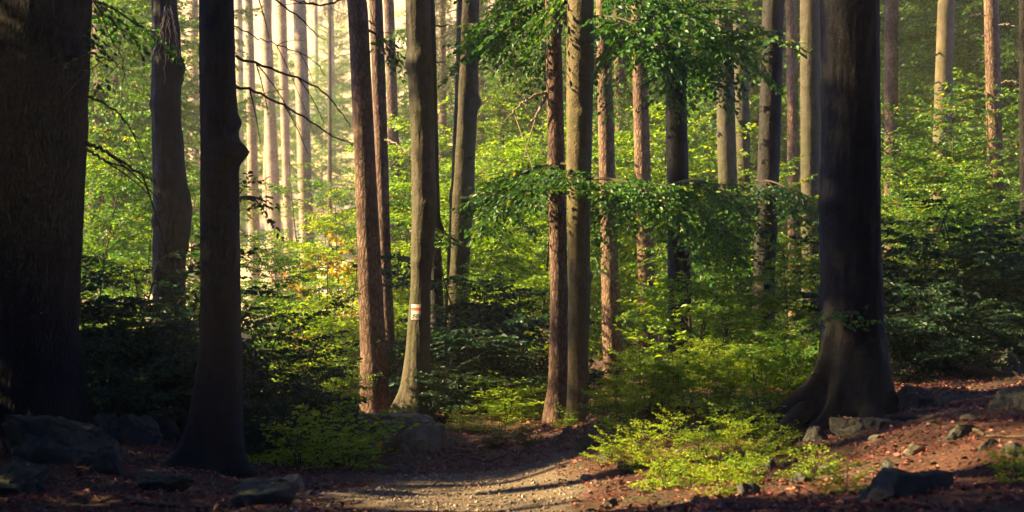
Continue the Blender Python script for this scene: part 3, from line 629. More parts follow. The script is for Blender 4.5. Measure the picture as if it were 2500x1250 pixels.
low_branch(TREES['T1'], 19.5, 200, 30, 330, 60, 6, 0.7, 344)

# ------------------------------------------------------------------ young trees and shrubs
G1, G2, G3, G4 = 'young beeches growing among the trunks', 'shrubs under the trees', 'low shrubs on the sunny bank', 'understory beeches behind the trunks'
P_ = [
 # left
 ('T0',285,-60,36,'sunlit tall young beech between the huge spruce and the knobbly beech',G4,.8),
 ('Y0',250,330,27,'young beech left of the knobbly beech, its top in the light',G1,1), ('Y1',340,420,28,'young beech close to the left side of the knobbly beech',G1,1),
 ('Y2',470,480,29,'young beech peeping between the knobbly beech and the slim beech',G1,1),
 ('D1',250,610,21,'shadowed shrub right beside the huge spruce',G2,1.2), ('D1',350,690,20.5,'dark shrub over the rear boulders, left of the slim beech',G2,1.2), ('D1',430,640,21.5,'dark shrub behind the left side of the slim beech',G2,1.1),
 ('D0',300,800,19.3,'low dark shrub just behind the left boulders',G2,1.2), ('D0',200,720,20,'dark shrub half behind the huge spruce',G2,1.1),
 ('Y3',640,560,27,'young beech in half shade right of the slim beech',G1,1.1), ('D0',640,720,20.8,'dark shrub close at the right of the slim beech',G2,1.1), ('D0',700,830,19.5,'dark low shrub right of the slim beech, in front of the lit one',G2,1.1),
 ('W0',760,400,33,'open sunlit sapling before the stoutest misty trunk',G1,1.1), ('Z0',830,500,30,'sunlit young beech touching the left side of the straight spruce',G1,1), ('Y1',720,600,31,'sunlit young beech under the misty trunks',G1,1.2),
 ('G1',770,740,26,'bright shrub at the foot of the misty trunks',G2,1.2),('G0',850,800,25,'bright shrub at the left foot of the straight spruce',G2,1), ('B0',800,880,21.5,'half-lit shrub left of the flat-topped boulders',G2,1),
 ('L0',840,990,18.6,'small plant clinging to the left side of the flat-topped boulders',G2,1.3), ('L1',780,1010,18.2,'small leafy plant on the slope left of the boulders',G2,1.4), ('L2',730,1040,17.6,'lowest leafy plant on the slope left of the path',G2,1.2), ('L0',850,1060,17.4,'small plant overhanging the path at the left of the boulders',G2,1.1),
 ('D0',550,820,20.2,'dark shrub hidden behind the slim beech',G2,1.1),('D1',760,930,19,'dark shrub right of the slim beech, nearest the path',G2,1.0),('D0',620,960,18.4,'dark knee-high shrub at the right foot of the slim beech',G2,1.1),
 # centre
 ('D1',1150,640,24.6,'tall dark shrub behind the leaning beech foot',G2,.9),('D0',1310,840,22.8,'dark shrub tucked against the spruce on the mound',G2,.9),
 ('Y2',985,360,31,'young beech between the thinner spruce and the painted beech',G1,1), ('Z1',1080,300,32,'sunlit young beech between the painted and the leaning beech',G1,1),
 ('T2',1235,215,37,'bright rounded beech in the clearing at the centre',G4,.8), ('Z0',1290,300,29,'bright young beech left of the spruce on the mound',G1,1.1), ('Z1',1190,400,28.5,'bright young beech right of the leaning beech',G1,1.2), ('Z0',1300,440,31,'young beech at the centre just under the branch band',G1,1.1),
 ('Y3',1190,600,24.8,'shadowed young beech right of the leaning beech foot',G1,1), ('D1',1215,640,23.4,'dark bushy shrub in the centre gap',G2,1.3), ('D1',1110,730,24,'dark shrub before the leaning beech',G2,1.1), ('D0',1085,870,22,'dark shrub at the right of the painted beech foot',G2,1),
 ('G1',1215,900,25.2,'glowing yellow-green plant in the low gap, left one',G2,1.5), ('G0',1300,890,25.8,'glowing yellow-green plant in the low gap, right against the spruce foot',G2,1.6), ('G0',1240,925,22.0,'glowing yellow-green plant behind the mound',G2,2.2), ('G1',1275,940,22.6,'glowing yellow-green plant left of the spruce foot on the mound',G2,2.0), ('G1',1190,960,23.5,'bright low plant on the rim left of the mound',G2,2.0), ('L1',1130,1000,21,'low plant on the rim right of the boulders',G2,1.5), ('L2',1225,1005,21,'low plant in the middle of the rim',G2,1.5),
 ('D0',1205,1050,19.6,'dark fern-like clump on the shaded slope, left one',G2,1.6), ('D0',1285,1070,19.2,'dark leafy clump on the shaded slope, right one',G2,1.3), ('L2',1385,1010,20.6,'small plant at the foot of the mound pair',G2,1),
 ('L0',1445,935,25.5,'yellow-green plant seen right of the mound pair',G2,1.6), ('L2',1460,975,24,'low green plant before the foot of the pinkish spruce',G2,1.4),
 ('Y0',1410,380,30,'young beech seen behind the mound pair',G1,.9), ('T0',1500,120,40,'understory beech behind the pinkish spruce',G4,.7), ('Y1',1510,300,31,'young beech between the pinkish and the red-brown spruce',G1,1), ('Y2',1600,330,32,'young beech between the red-brown spruce and the black beech',G1,1),
 # right
 ('Z1',1720,260,31,'young beech right of the black beech, top in sun',G1,1.1), ('Y2',1700,520,25.5,'leafy young beech low right of the black beech',G1,1), ('Y3',1790,440,26.5,'young beech in front of the crossing pair',G1,1.1), ('Y0',1890,430,27,'young beech between the strip-lit beech and the pale trunk',G1,1),
 ('Y1',1820,600,23,'broad leafy young beech on the bank, left of the great dark tree',G1,1.2), ('Y2',1920,600,22,'young beech close left of the great dark tree',G1,1), ('G1',1730,690,22.5,'bright shrub above the bank, right of the black beech',G2,1.3), ('B1',1830,760,20.5,'shrub halfway up the bank',G2,1.3), ('B2',1930,790,19.8,'shadowed shrub right at the left of the great dark tree',G2,1.1), ('G1',1750,830,20,'shrub above the bushy bank edge',G2,1.1), ('B1',1660,850,21,'shrub beside the rounded rock on the bank',G2,1),
 ('T1',2210,-180,40,'understory beech in the green wall right of the great dark tree',G4,.9), ('T2',2370,-160,37,'understory beech between the ochre trunk and the pinkish spruce',G4,1), ('T0',2500,-150,35,'understory beech at the right edge of the picture',G4,1), ('T1',2100,-200,44,'understory beech behind the great dark tree',G4,1),
 ('Y3',2230,280,30,'young beech left of the ochre sunlit trunk',G1,1.1), ('Y0',2370,250,30,'young beech right of the ochre sunlit trunk',G1,1.1), ('Y1',2490,230,29,'young beech right of the pinkish spruce',G1,1.1), ('Y2',2190,420,27,'young beech just right of the great dark tree',G1,1),
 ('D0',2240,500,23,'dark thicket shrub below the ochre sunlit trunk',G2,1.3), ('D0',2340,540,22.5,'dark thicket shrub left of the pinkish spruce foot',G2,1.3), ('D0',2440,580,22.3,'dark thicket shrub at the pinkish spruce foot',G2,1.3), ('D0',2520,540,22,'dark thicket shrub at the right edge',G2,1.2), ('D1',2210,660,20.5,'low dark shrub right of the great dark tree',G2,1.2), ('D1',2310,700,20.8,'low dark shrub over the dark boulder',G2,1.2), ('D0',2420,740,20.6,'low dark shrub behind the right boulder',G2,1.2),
 ('Y3',2300,430,26,'young beech in shade under the ochre sunlit trunk',G1,1.1), ('Y0',2440,430,26,'young beech in shade before the pinkish spruce',G1,1.1),
]
for k, u, v, D, lb, g, wd_ in P_: place(k, u, v, D, lb, g, wd_)
# low shrubs on the sunny bank
bank = [(1510,960,18.6),(1580,930,18.8),(1650,925,18.9),(1720,940,18.6),(1790,960,18),(1865,915,18.4),(1940,880,18.8),(1550,1010,17.4),(1620,985,17.6),(1690,1000,17.2),(1765,1030,16.4),(1840,1000,17.2),
 (1505,1055,16.7),(1565,1075,16.1),(1640,1060,16.2),(1710,1085,15.7),(1800,1080,15.8),(1870,1050,16.4),(1600,1130,15.2),(1760,1140,14.8),(1860,1120,15.1),(1545,1130,15.6),(1690,1150,14.6),(1940,1000,17.6),(1830,1170,14.2)]
words = ['at the tip of the bank above the path','left of the rounded rock','before the rounded rock','right of the rounded rock','on the upper bank between rock and great tree','under the shrub left of the great tree','against the left side of the great tree trunk',
 'second row, nearest the path','second row, before the rounded rock','second row, over the ledge','second row, before the dark hollow','second row, near the long root','third row, leftmost above the path','third row, next to the leftmost','third row, middle of the bank','third row, above the red litter','third row, by the root tip','third row, beside the long root',
 'bottom row, over the red litter','bottom row, centre of the lower bank','bottom row, just below the root tip','bottom row, leftmost by the path stones','bottom row, sparse one among stones','tucked where trunk and long root meet','lowest one, alone on the litter']
for i, ((u, v, D), w) in enumerate(zip(bank, words)):
    D = min(D, 17.75)
    place(('G%d' % (i % 2)) if i < 9 else 'L%d' % (i % 3), u, v-(70 if i < 9 else 40), D, 'yellow-green shrub on the bank, '+w, G3, 1.1)
for i, (u, v, D, w) in enumerate([(1905,1105,15.5,'between the long root and the litter'),(1625,1160,14.5,'in front of the half-buried stone'),(1755,1175,13.9,'nearest the bottom edge'),(1990,1150,14.3,'right of the long root tip'),(1490,1120,15.9,'by the slanting rock')]):
    place('L%d' % ((i+1) % 3), u, v-15, D, 'small yellow-green seedling on the red litter, '+w, G3, 1.15)
place('L0', 2490, 1195, 12.3, 'small green seedling at the lower right corner', G3, 1.2); place('L1', 2060, 1210, 12.7, 'tiny green seedling beside the large bottom right boulder', G3, 1.2)
place('A0', 785, 590, 29, 'small shrub turning orange among the green ones under the misty trunks', None, .5)
# woodland mass further back, each tree its own
rb = np.random.default_rng(9)
farpos = [(1020,48),(1110,52),(1190,58),(1270,50),(1350,47),(1440,52),(1530,56),(1620,48),(1700,50),(1790,46),(1880,52),(1960,47),(2050,52),(2130,48),(2220,54),(2310,49),(2400,52),(2480,47),(2560,50),(1300,68),(1480,70),(1650,66),(1850,68),(2150,66),(2350,68),(240,52),(330,58),(130,48)]
side = ['painted beech','leaning beech','leaning beech','centre clearing','mound pair','pinkish spruce','red-brown spruce','black beech','black beech','crossing pair','strip-lit beech','pale trunk','great dark tree','great dark tree','slim brown trunk','ochre trunk','pinkish right spruce','pinkish right spruce','right edge','centre clearing','pinkish spruce','black beech','strip-lit beech','slim brown trunk','ochre trunk','huge spruce','knobbly beech','huge spruce']
seen = {}
for i, ((u, D), w) in enumerate(zip(farpos, side)):
    seen[w] = seen.get(w, 0)+1
    vt = -250 if u > 1350 or u < 400 else (60 if u > 1200 else 160)
    place('T%d' % (i % 3), u, vt+rb.uniform(-60, 60), D, 'hazy background beech directly behind the %s%s' % (w, '' if seen[w] == 1 else (', the farther right of two' if seen[w] == 2 else ', the farthest')), G4, 1.0)

for i, (u, D, vt) in enumerate([(250,95,150),(330,110,60),(430,88,260),(480,120,40),(560,100,330),(640,112,200),(700,92,400),(760,118,120),(820,98,300),(880,110,150),(960,90,250),(1050,105,100),(590,84,480),(800,82,470)]):
    if u in (560, 640, 760, 880, 480): continue
    place('T%d' % (i % 3), u, vt, D, 'small sunlit tree far off on the misty slope, %s' % ['right of the huge spruce','left of the knobbly beech','right of the knobbly beech','touching the slim beech on its left','just right of the slim beech','behind the second misty trunk','behind the third misty trunk','behind the stoutest misty trunk','between misty trunks and straight spruces','behind the straight spruce pair','behind the thinner straight spruce','behind the painted beech','low under the leftmost misty trunk','low left of the straight spruce pair'][i], 'trees far off on the misty slope', .9)

# hanging spruce boughs at the top centre
def spruce_drape(u, D, v0, v1, seed, label):
    rng = np.random.default_rng(seed); lv = Leaves(0.16); wd = MB(); x0 = X(u, D); g = sz(x0, D)
    r = empty('drooping_spruce', (x0, D, g)); tag(r, label, 'tree')
    zt = Z(-300, D)-g; S = np.linspace(0, 1, 20); wd.add(*tube(np.stack([0*S, 0*S, S*(zt+3)-.3], 1), 0.10*(1-.8*S), 8))
    for i in range(46):
        z = (Z(v1, D)-g)+(zt-(Z(v1, D)-g))*i/46; a = i*2.4; L = rng.uniform(.9, 1.9)
        d = np.array([math.cos(a), math.sin(a), -0.25]); T = np.linspace(0, 1, 8)[:, None]
        Q = np.array([0, 0, z])+d*L*T-UP*L*0.35*T**2+UP*0.35*L*T**4; wd.add(*tube(Q, 0.014*(1-.8*T[:, 0]), 4))
        for t in np.linspace(0.15, 1, 13):
            q = Q[min(7, int(t*7))]+rng.normal(0, 0.04, 3); hl = rng.uniform(.2, .6)*(1-.3*t); k = int(hl/0.012); s = rng.uniform(0, hl, k)[:, None]
            P = q-UP*s+rng.normal(0, .02, (k, 3)); dd = -UP*.9+rng.normal(0, .6, (k, 3)); lv.add(P, dd, rng.normal(0, 1, (k, 3)), rng.uniform(.05, .1, k))
    obj('trunk', wd.mesh('trunk', TWIG), r); obj('boughs', lv.mesh('boughs', NEEDLE, rng), r)
spruce_drape(1225, 38, 0, 240, 1, 'spruce with drooping brownish boughs at the top centre, right of the leaning beech')
spruce_drape(1120, 42, 0, 210, 2, 'spruce with drooping boughs behind the leaning beech')
spruce_drape(805, 70, 0, 20, 3, 'misty spruce bough tips left of the straight spruce pair')

# ------------------------------------------------------------------ trees outside the frame; the left ones are added to shade the foreground
def side_tree(name, x, y, z0, z1, R, label, c=0):
    g = gz(x, y); r = empty(name, (x, y, g)); tag(r, label, 'tree', 'trees beyond the left edge')
    S = np.linspace(0, 1, 14); V, Fq = tube(np.stack([0*S, 0*S, S*(z1+1)-.3], 1), 0.22*(1-.8*S), 12)
    obj('trunk', mesh_np('trunk', V, Fq, SPR_D), r)
    o = obj('crown', CROWNS[c % 3], r); o.location = (0, 0, (z0+z1)/2-g); o.scale = (R/3, R/3, (z1-z0)/6)
SHADE_TREES = [(-7.6,18.0,7.0,11.5,.75),(-7.6,21.1,4.6,7.0,.7),(-7.6,18.95,1.0,8.2,.65),(-6.5,16.5,.1,3.3,.9),(-7.0,17.25,.8,7.2,.6),(-7.6,18.7,1.0,6.0,1.05),(-7.4,17.35,2.2,7.6,.55),(-7.8,16.0,.2,4.0,1.6),(-7.8,13.6,.2,4.2,1.8),(-6.0,14.6,.1,2.9,.9),(-7.8,15.9,6.0,10,1.7),(-7.8,12.6,6.4,9,1.2),(-8.2,20.6,0.6,5.0,1.5),(-8.3,22.4,0.3,3.6,1.2),(-8.3,24.5,3.9,6.9,1.0),(-8.3,23.5,7.2,10.6,1.4),(-7.3,24.3,1.6,7.2,0.9),(-10,19.2,2,7.2,1.3),(-8.0,11.6,.3,8,1.6),(-8.5,9.5,.3,9,2.2),(-7.5,6.0,.3,9,2.4),(-7,2,.3,9,2.4)]  # unseen crowns shaped to keep sun off chosen trunks and ground
BEHIND = [(-5,-3),(0,-5),(5,-3),(7.5,1.5),(7.6,5.5),(8.8,9.8),(10.2,13.5),(-11.5,9.5),(-12,7),(-11,0),(-3,-9),(4,-9),(11,4),(11,-3),(12,10),(-12,-7),(-9,-6),(10,18),(9,-9),(12,15)]
for i, (x, y) in enumerate(BEHIND): side_tree('broadleaf_tree', x, y, 0.3, 12, 3.4, 'leafy tree behind the camera', i); 
for i, (x, y) in enumerate([(-3.5,5),(3.5,4),(-3.8,10),(4.2,9),(4.4,12),(-4.4,13.3)]): side_tree('broadleaf_tree', x, y, 10, 15, 3.4, 'tall leafy tree beside the path, behind the camera', i)
for i, (x, y, a, b, R) in enumerate(SHADE_TREES): side_tree('broadleaf_tree', x, y, a, b, R, 'unseen leafy tree added for shade beyond the left edge', i)

# ------------------------------------------------------------------ rocks
def rock_mat(name, c1, c2, moss, amt):
    m, n, l = newmat(name); tc = N(n, 'ShaderNodeTexCoord')
    n1 = N(n, 'ShaderNodeTexNoise', i_Scale=7.0, i_Detail=8.0, i_Roughness=0.7); l.new(tc.outputs['Object'], n1.inputs['Vector'])
    n2 = N(n, 'ShaderNodeTexNoise', i_Scale=2.5, i_Detail=4.0); l.new(tc.outputs['Object'], n2.inputs['Vector'])
    r = ramp(n, [(0.3, c1), (0.7, c2)]); l.new(n1.outputs['Fac'], r.inputs[0])
    ge = N(n, 'ShaderNodeNewGeometry'); sx = N(n, 'ShaderNodeSeparateXYZ'); l.new(ge.outputs['Normal'], sx.inputs[0])
    ad = N(n, 'ShaderNodeMath', operation='MULTIPLY'); l.new(sx.outputs['Z'], ad.inputs[0]); l.new(n2.outputs['Fac'], ad.inputs[1])
    rm = ramp(n, [(0.3, (0, 0, 0)), (0.5, (amt, amt, amt))]); l.new(ad.outputs[0], rm.inputs[0])
    mx = N(n, 'ShaderNodeMix', data_type='RGBA'); l.new(rm.outputs[0], mx.inputs[0]); l.new(r.outputs[0], mx.inputs[6]); mx.inputs[7].default_value = (*moss, 1)
    p = n['Principled BSDF']; l.new(mx.outputs[2], p.inputs['Base Color']); p.inputs['Roughness'].default_value = 0.85
    b = N(n, 'ShaderNodeBump'); b.inputs['Strength'].default_value = 0.8; b.inputs['Distance'].default_value = 0.03
    l.new(n1.outputs['Fac'], b.inputs['Height']); l.new(b.outputs[0], p.inputs['Normal'])
    return m
ROCK = rock_mat('boulder_stone', (0.02, 0.02, 0.019), (0.085, 0.08, 0.068), (0.035, 0.042, 0.015), 0.7)
ROCK2 = rock_mat('pale_stone', (0.10, 0.085, 0.065), (0.26, 0.22, 0.16), (0.12, 0.12, 0.05), 0.3)
import bmesh
def rock_mesh(seed, sx, sy, szz, cuts=9, sub=4, mat=ROCK, flat_top=False):
    rng = np.random.default_rng(seed); bm = bmesh.new(); bmesh.ops.create_icosphere(bm, subdivisions=sub+1, radius=1.0)
    P = [(rng.normal(0, 1, 3), rng.uniform(0.38, 0.72)) for _ in range(cuts+5)]; P = [(n/np.linalg.norm(n), d) for n, d in P]
    if flat_top: P.append((np.array([0.05, 0.0, 1.0])/1.00125, 0.42))
    for v in bm.verts:
        p = np.array(v.co)
        for n, d in P:
            k = p@n-d
            if k > 0: p = p-n*k
        nv = Vector(p); nn = nv.normalized() if nv.length else nv
        f = noise.fractal(nv*2.6+Vector((seed, 0, 0)), 0.7, 2.1, 7); cr = abs(noise.noise(nv*1.7+Vector((0, seed, 3))))
        v.co = nv+nn*(f*0.085-0.05*max(0, 1-cr*14))
    co = np.array([v.co for v in bm.verts]); lo_, hi_ = co.min(0), co.max(0)
    for v in bm.verts:
        v.co = ((v.co.x-lo_[0])/(hi_[0]-lo_[0])*2*sx-sx, ((v.co.y-lo_[1])/(hi_[1]-lo_[1])*2-1)*sy, (v.co.z-hi_[2])/(hi_[2]-lo_[2])*szz)
    me = bpy.data.meshes.new('rock'); bm.to_mesh(me); bm.free(); me.materials.append(mat)
    for p in me.polygons: p.use_smooth = True
    try: me.set_sharp_from_angle(angle=math.radians(30))
    except Exception: pass
    return me
def rock(name, u0, u1, v0, v1, D, seed, label, deep=1.0, mat=ROCK, cat='rock', group=None, flat_top=False, rz=0, cuts=9):
    """rock whose outline spans u0..u1 and reaches up to v0 at depth D; its lower third sits in the ground"""
    x = X((u0+u1)/2, D); w = (u1-u0)/2/F*D*1.06; g = sz(x, D); zt = max(Z(v0, D), g+0.55*(v1-v0)/F*D); hv = max((v1-v0)/F*D, zt-g, 0.05)
    o = obj(name, rock_mesh(seed, w, w*deep, hv*1.55, cuts, 4 if w > .12 else 3, mat, flat_top)); o.location = (x, D, zt)
    o.rotation_euler = (0, 0, rz); tag(o, label, cat, group)
    if w > 0.1: ROCKTOP.extend([tuple(o.location+v.co) for v in o.data.vertices if v.normal.z > 0.62 and v.co.z > -hv])
    return o
ROCKTOP = []
RK = [
 ('boulder',10,290,1008,1140,16.6,1,'large dark boulder at the foot of the huge spruce',0.8,ROCK), ('boulder',205,300,1005,1092,18.6,2,'dark boulder just right of the huge spruce, farther back',0.8,ROCK),
 ('boulder',290,405,1008,1105,18.4,3,'dark boulder between the huge spruce and the slim beech',0.8,ROCK), ('boulder',345,440,1003,1080,19.2,4,'rearmost dark boulder behind the slim beech',0.8,ROCK),
 ('boulder',560,725,1168,1262,13.9,5,'mossy dark boulder at the lower left, beside the path',0.8,ROCK), ('boulder',-60,110,1120,1215,14.2,6,'low dark boulder in the bottom left corner',1.0,ROCK),
 ('rock',225,300,1068,1120,16.0,7,'small dark rock in front of the boulders at the left',1,ROCK), ('rock',330,470,1150,1200,14.6,8,'flat dark rock lying before the slim beech',1,ROCK),
 ('rock',687,742,1158,1194,16.1,9,'pale brownish rock at the left edge of the path',0.9,ROCK2),
 ('flat_boulder',872,985,1020,1120,19.2,10,'left one of the two boulders under the painted beech',1.0,ROCK2), ('flat_boulder',965,1085,1030,1116,19.3,11,'right one of the two boulders under the painted beech',0.9,ROCK2),
 ('flat_boulder',860,1060,1006,1052,19.75,12,'slab topped with litter lying over the two boulders',0.8,ROCK2), ('rock',962,1022,1080,1130,18.9,13,'triangular pale rock wedged below the two boulders',.8,ROCK2),
 ('rock',962,1018,1155,1182,17.5,14,'flat rock lying in the red litter left of the path middle',.8,ROCK), ('rock',1358,1422,1122,1160,18.2,15,'angular rock at the foot of the shaded mound',.8,ROCK),
 ('rock',1402,1482,1142,1188,16.9,16,'slanting rock at the right end of the path strip',.8,ROCK), ('rock',1462,1506,1172,1202,16.1,17,'round rock right of the slanting one',.8,ROCK), ('rock',1508,1540,1180,1214,15.6,18,'block-shaped rock under the bottom shrub on the bank',.8,ROCK),
 ('rock',1582,1650,908,950,21.5,19,'rounded rock on top of the bank before the red-brown spruce',.8,ROCK2), ('rock',1498,1528,985,1018,23.5,20,'pale wedge rock beside the pinkish spruce foot',.8,ROCK2),
 ('boulder',2090,2330,1168,1275,12.0,21,'large grey-green boulder at the bottom right',.8,ROCK), ('boulder',2415,2540,962,1062,15.8,22,'grey boulder at the right edge on the litter bank',.8,ROCK),
 ('rock',2290,2385,1064,1118,13.9,23,'dark cleft rock on the litter bank, left of the edge boulder',.8,ROCK), ('rock',2190,2280,938,1006,17.3,24,'angular grey rock right behind the great tree roots',.8,ROCK),
 ('rock',1958,2030,1040,1108,16.1,25,'upright slab rock between the roots of the great tree',.6,ROCK), ('rock',2030,2180,1018,1090,16.2,26,'long slab rock below the great tree',.7,ROCK),
 ('boulder',2330,2500,850,955,20.4,27,'big dark boulder on the crest at the right',.8,ROCK), ('rock',1800,1855,1175,1222,13.6,28,'small rock low on the red litter bank',.8,ROCK),
 ('rock',1690,1740,1222,1262,12.9,29,'rock at the bottom edge right of the path',.8,ROCK), ('rock',1740,1830,950,1010,18.6,30,'mossy ledge rock in the dark hollow of the bank',.8,ROCK), ('rock',1660,1700,1075,1130,16.4,31,'mossy stone among the bank shrubs',.8,ROCK),
 ('rock',2250,2330,1040,1064,14.8,32,'low stone in the litter, up from the cleft rock',.8,ROCK), ('rock',2380,2440,1090,1122,13.4,33,'low stone in the litter, right of the cleft rock',.8,ROCK), ('rock',1415,1445,1200,1222,15.6,34,'small stone at the right edge of the lit path',.8,ROCK2),
 ('rock',1200,1240,1172,1190,16.9,35,'small stone lying in the lit path middle',.8,ROCK2), ('rock',795,815,1226,1242,14.8,36,'little pale stone on the left part of the path',.8,ROCK2), ('rock',1640,1690,1118,1150,15.2,37,'half-buried stone in the red litter of the lower bank',.8,ROCK),
]
for i, (nm, a, b, c, d, D, s, lb, dp, mt) in enumerate(RK): rock(nm, a, b, c, d, D, s, lb, dp, mt, 'boulder' if 'boulder' in nm else 'rock', rz=0, flat_top=(nm == 'flat_boulder' or s in (21, 26, 12)))

def ground_D(u, v):
    Ds = np.linspace(11, 24, 400); zz = surf_z(X(u, Ds), Ds); d = (CAM_Z-zz)*F/Ds+HOR-v
    k = np.nonzero(d < 0)[0]; return float(Ds[k[0]]) if len(k) else 20.0
for i, (a, b, c, d, lb) in enumerate([(2200,2262,1082,1112,'weathered stone in the litter right of the great tree roots, lower one'),(2150,2196,1118,1142,'small stone in the litter straight below the great dark tree'),
  (2000,2062,1130,1156,'flat mossy stone below the roots of the great dark tree'),(2440,2500,1078,1112,'stone in the litter at the right edge, below the grey boulder'),(1925,1990,1152,1180,'low stone by the tip of the long root'),
  (1852,1902,1118,1150,'stone half hidden by the lowest bank shrubs'),(2120,2160,1060,1078,'pebble-like stone just under the long slab rock'),(1480,1520,1215,1240,'stone by the right edge of the path at the bottom'),
  (1570,1612,1165,1190,'stone in the red litter left on the lower bank'),(2340,2400,1010,1032,'pale stone high on the right litter bank'),(740,775,1195,1212,'small stone in the litter left of the path'),(905,945,1140,1160,'small dark stone below the boulders of the painted beech')]):
    rock('rock', a, b, c, d, ground_D((a+b)/2, d-4), 60+i, lb, 0.8, ROCK2 if i % 3 == 0 else ROCK, 'rock')
for k_, us, D_ in (('T4', 1, 23), ('T5', 1, 25.5), ('T8', -1, 21.5), ('T10', 1, 27), ('T12', -1, 29), ('T5b', 1, 36), ('T19', -1, 36), ('M1', 1, 63), ('M2', -1, 69), ('M4', 1, 62)):
    tr = TREES[k_]; uc = 1250+tr.location.x*F/D_; rs = np.random.default_rng(int(D_*7))
    for v in rs.uniform(20, 800, 5):
        co = [w.co for w in tr.children[0].data.vertices if abs(w.co.z+tr.location.z-Z(v, D_)) < 0.11]
        if not co: continue
        e = (max if us > 0 else min)(c.x for c in co)+tr.location.x; ue = 1250+e*F/D_; q = rs.uniform(6, 22)*22/D_
        dead(tr, [(ue-us*4, v, D_-.02), (ue+us*q*.5, v-2, D_-.05), (ue+us*q, v+rs.uniform(-5, 6), D_-.12)], 0.009*D_/23, 'branch_stub', seed=int(v))
def fallen(pts, r0, label, seed):
    rng = np.random.default_rng(seed); P = np.array([gp(u, 0, D, r0*0.6) for u, D in pts]); t = np.linspace(0, 1, len(P)); T = np.linspace(0, 1, 16)
    Q = np.stack([np.interp(T, t, P[:, i]) for i in range(3)], 1)+rng.normal(0, .006, (16, 3)); Q[:, 2] = [sz(a, b)+r0*.7 for a, b in Q[:, :2]]
    mb = MB(); mb.add(*tube(Q, r0*(1-.7*T), 6))
    for k in range(3):
        i = rng.integers(4, 13); e = (Q[i+1]-Q[i])/np.linalg.norm(Q[i+1]-Q[i])+rng.normal(0, .5, 3)*[1, 1, .2]; mb.add(*tube(Q[i]+e*np.linspace(0, .25, 4)[:, None], r0*np.array([.5, .4, .3, .1]), 4))
    b = P[0]; m = mb.mesh('branch', TWIG); co = np.zeros(len(m.vertices)*3); m.vertices.foreach_get('co', co); m.vertices.foreach_set('co', (co.reshape(-1, 3)-b).ravel().astype(np.float32))
    o = obj('fallen_branch', m); o.location = b; tag(o, label, 'branch')
fallen([(2330,14.2),(2420,13.6),(2490,13.5)], .018, 'thin fallen branch on the red litter near the right edge', 1)
fallen([(1990,14.2),(2080,13.9),(2150,13.2)], .014, 'thin fallen stick on the litter below the great dark tree', 2)
fallen([(300,13.6),(420,13.4),(520,13.9)], .02, 'dark fallen branch on the shaded ground before the slim beech', 3)
fallen([(1120,18.4),(1190,18.2),(1260,18.5)], .012, 'thin stick on the shaded slope above the path', 4)
# ------------------------------------------------------------------ litter, gravel (uncountable)
rl = np.random.default_rng(21)
def litter_mat():
    m, n, l = newmat('dead_leaf'); at = N(n, 'ShaderNodeAttribute', attribute_name='rnd')
    r = ramp(n, [(0, (0.03, 0.014, 0.012)), (0.3, (0.10, 0.030, 0.024)), (0.55, (0.22, 0.042, 0.034)), (0.75, (0.26, 0.085, 0.05)), (1, (0.36, 0.23, 0.14))]); l.new(at.outputs['Fac'], r.inputs[0])
    p = n['Principled BSDF']; l.new(r.outputs[0], p.inputs['Base Color']); p.inputs['Roughness'].default_value = 0.6
    return m
n = 120000
px = rl.uniform(-5.2, 6.0, n); py = 10.5+14*rl.random(n)**1.0
keep = rl.random(n) > path_mask(px, py)*0.93
dens = 0.5+0.5*np.sin(px*1.7+py*.9)*np.sin(py*1.3-px*.6); dens *= 0.5+0.5*np.sin(px*5.1-py*2.3)*np.sin(py*4.7+px*1.9); keep &= rl.random(n) < 0.22+1.2*dens
px, py = px[keep], py[keep]; n = len(px)
lv = Leaves(0.6); lv.add(np.stack([px, py, surf_z(px, py)+rl.uniform(0.003, 0.02, n)], 1), rl.normal(0, 1, (n, 3))*np.array([1, 1, .25]), UP+rl.normal(0, .45, (n, 3)), rl.uniform(.014, .030, n)+.035*rl.random(n)**3)
RT = np.array(ROCKTOP); RT = RT[rl.random(len(RT)) < 0.035]; n2 = len(RT)
lv.add(RT+np.array([0, 0, .006]), rl.normal(0, 1, (n2, 3))*np.array([1, 1, .2]), UP+rl.normal(0, .3, (n2, 3)), rl.uniform(.022, .05, n2)); n += n2
lm = lv.mesh('leaf_litter', litter_mat(), rl); at = lm.attributes['rnd']; at.data.foreach_set('value', np.repeat(np.clip(rl.beta(2, 2, n), 0, 1), 6).astype(np.float32))
tag(obj('leaf_litter', lm), kind='stuff')
n = 15000
px = rl.uniform(-2.2, 2.0, n); py = rl.uniform(12.5, 18.2, n); k = rl.random(n) < path_mask(px, py)*0.95+0.04; px, py = px[k], py[k]; n = len(px)
oct_ = np.array([(1,0,0),(0,1,0),(-1,0,0),(0,-1,0),(0,0,.7),(0,0,-.7)], float); of = np.array([(0,1,4),(1,2,4),(2,3,4),(3,0,4),(1,0,5),(2,1,5),(3,2,5),(0,3,5)])
s = 0.006+0.016*rl.random(n)**4; an = rl.uniform(0, 6.28, n)
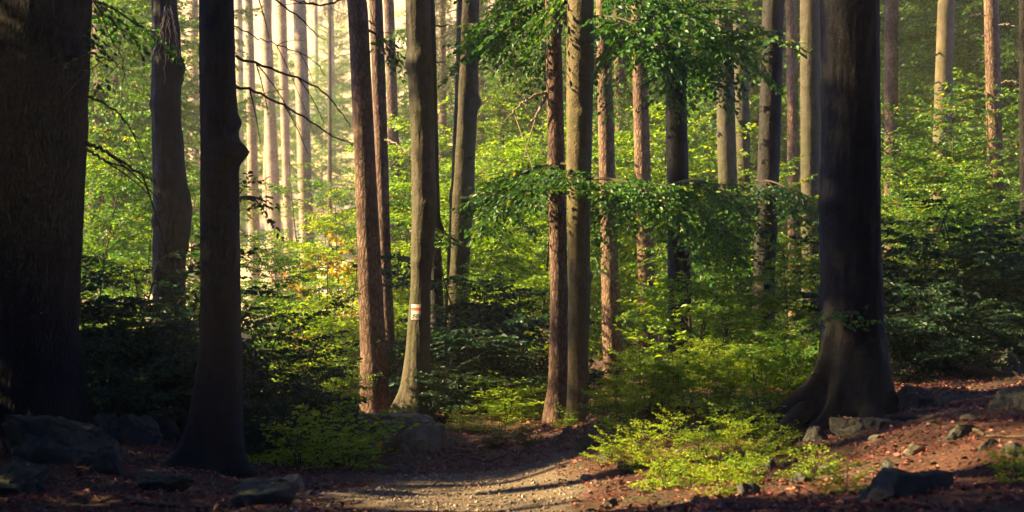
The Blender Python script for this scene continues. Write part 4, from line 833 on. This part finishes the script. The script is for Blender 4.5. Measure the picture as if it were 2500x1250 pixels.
V = oct_[None]*s[:, None, None]*rl.uniform(.6, 1.3, (n, 6, 1)); c_, s_ = np.cos(an)[:, None], np.sin(an)[:, None]
V = np.stack([V[..., 0]*c_-V[..., 1]*s_, V[..., 0]*s_+V[..., 1]*c_, V[..., 2]], -1)+np.stack([px, py, surf_z(px, py)+s*.2], 1)[:, None]
gm, gn_, gl_ = newmat('gravel_stone'); at = N(gn_, 'ShaderNodeAttribute', attribute_name='rnd'); r = ramp(gn_, [(0, (0.07, 0.055, 0.04)), (.6, (0.19, .145, .11)), (1, (.40, .33, .25))]); gl_.new(at.outputs['Fac'], r.inputs[0]); gl_.new(r.outputs[0], gn_['Principled BSDF'].inputs['Base Color']); gn_['Principled BSDF'].inputs['Roughness'].default_value = .9
gme = mesh_np('gravel', V.reshape(-1, 3), (of[None]+(np.arange(n)*6)[:, None, None]).reshape(-1, 3), gm, False, {'rnd': np.repeat(rl.random(n), 6)})
tag(obj('gravel', gme), kind='stuff')

# ------------------------------------------------------------------ haze
HAZE = 0.0015
hb = bpy.data.meshes.new('haze'); lo = (-125, -28, -6); hi = (125, 235, 75)
hv = [(x, y, z) for x in (lo[0], hi[0]) for y in (lo[1], hi[1]) for z in (lo[2], hi[2])]
hb.from_pydata(hv, [], [(0,1,3,2),(4,6,7,5),(0,4,5,1),(2,3,7,6),(0,2,6,4),(1,5,7,3)]); hb.update()
hm, hn, hl_ = newmat('haze'); hn.remove(hn['Principled BSDF']); pv = N(hn, 'ShaderNodeVolumePrincipled')
pv.inputs['Density'].default_value = HAZE; pv.inputs['Color'].default_value = (0.98, 0.90, 0.76, 1); pv.inputs['Anisotropy'].default_value = 0.0
hl_.new(pv.outputs[0], hn['Material Output'].inputs['Volume']); hb.materials.append(hm)
tag(obj('haze', hb), kind='stuff')
for k, (r, c) in PROTO.items():
    if c == 0:
        for ch in list(r.children): bpy.data.objects.remove(ch)
        bpy.data.objects.remove(r)
for o in list(bpy.data.objects):
    for kk in ('_H', '_n'):
        if kk in o: del o[kk]
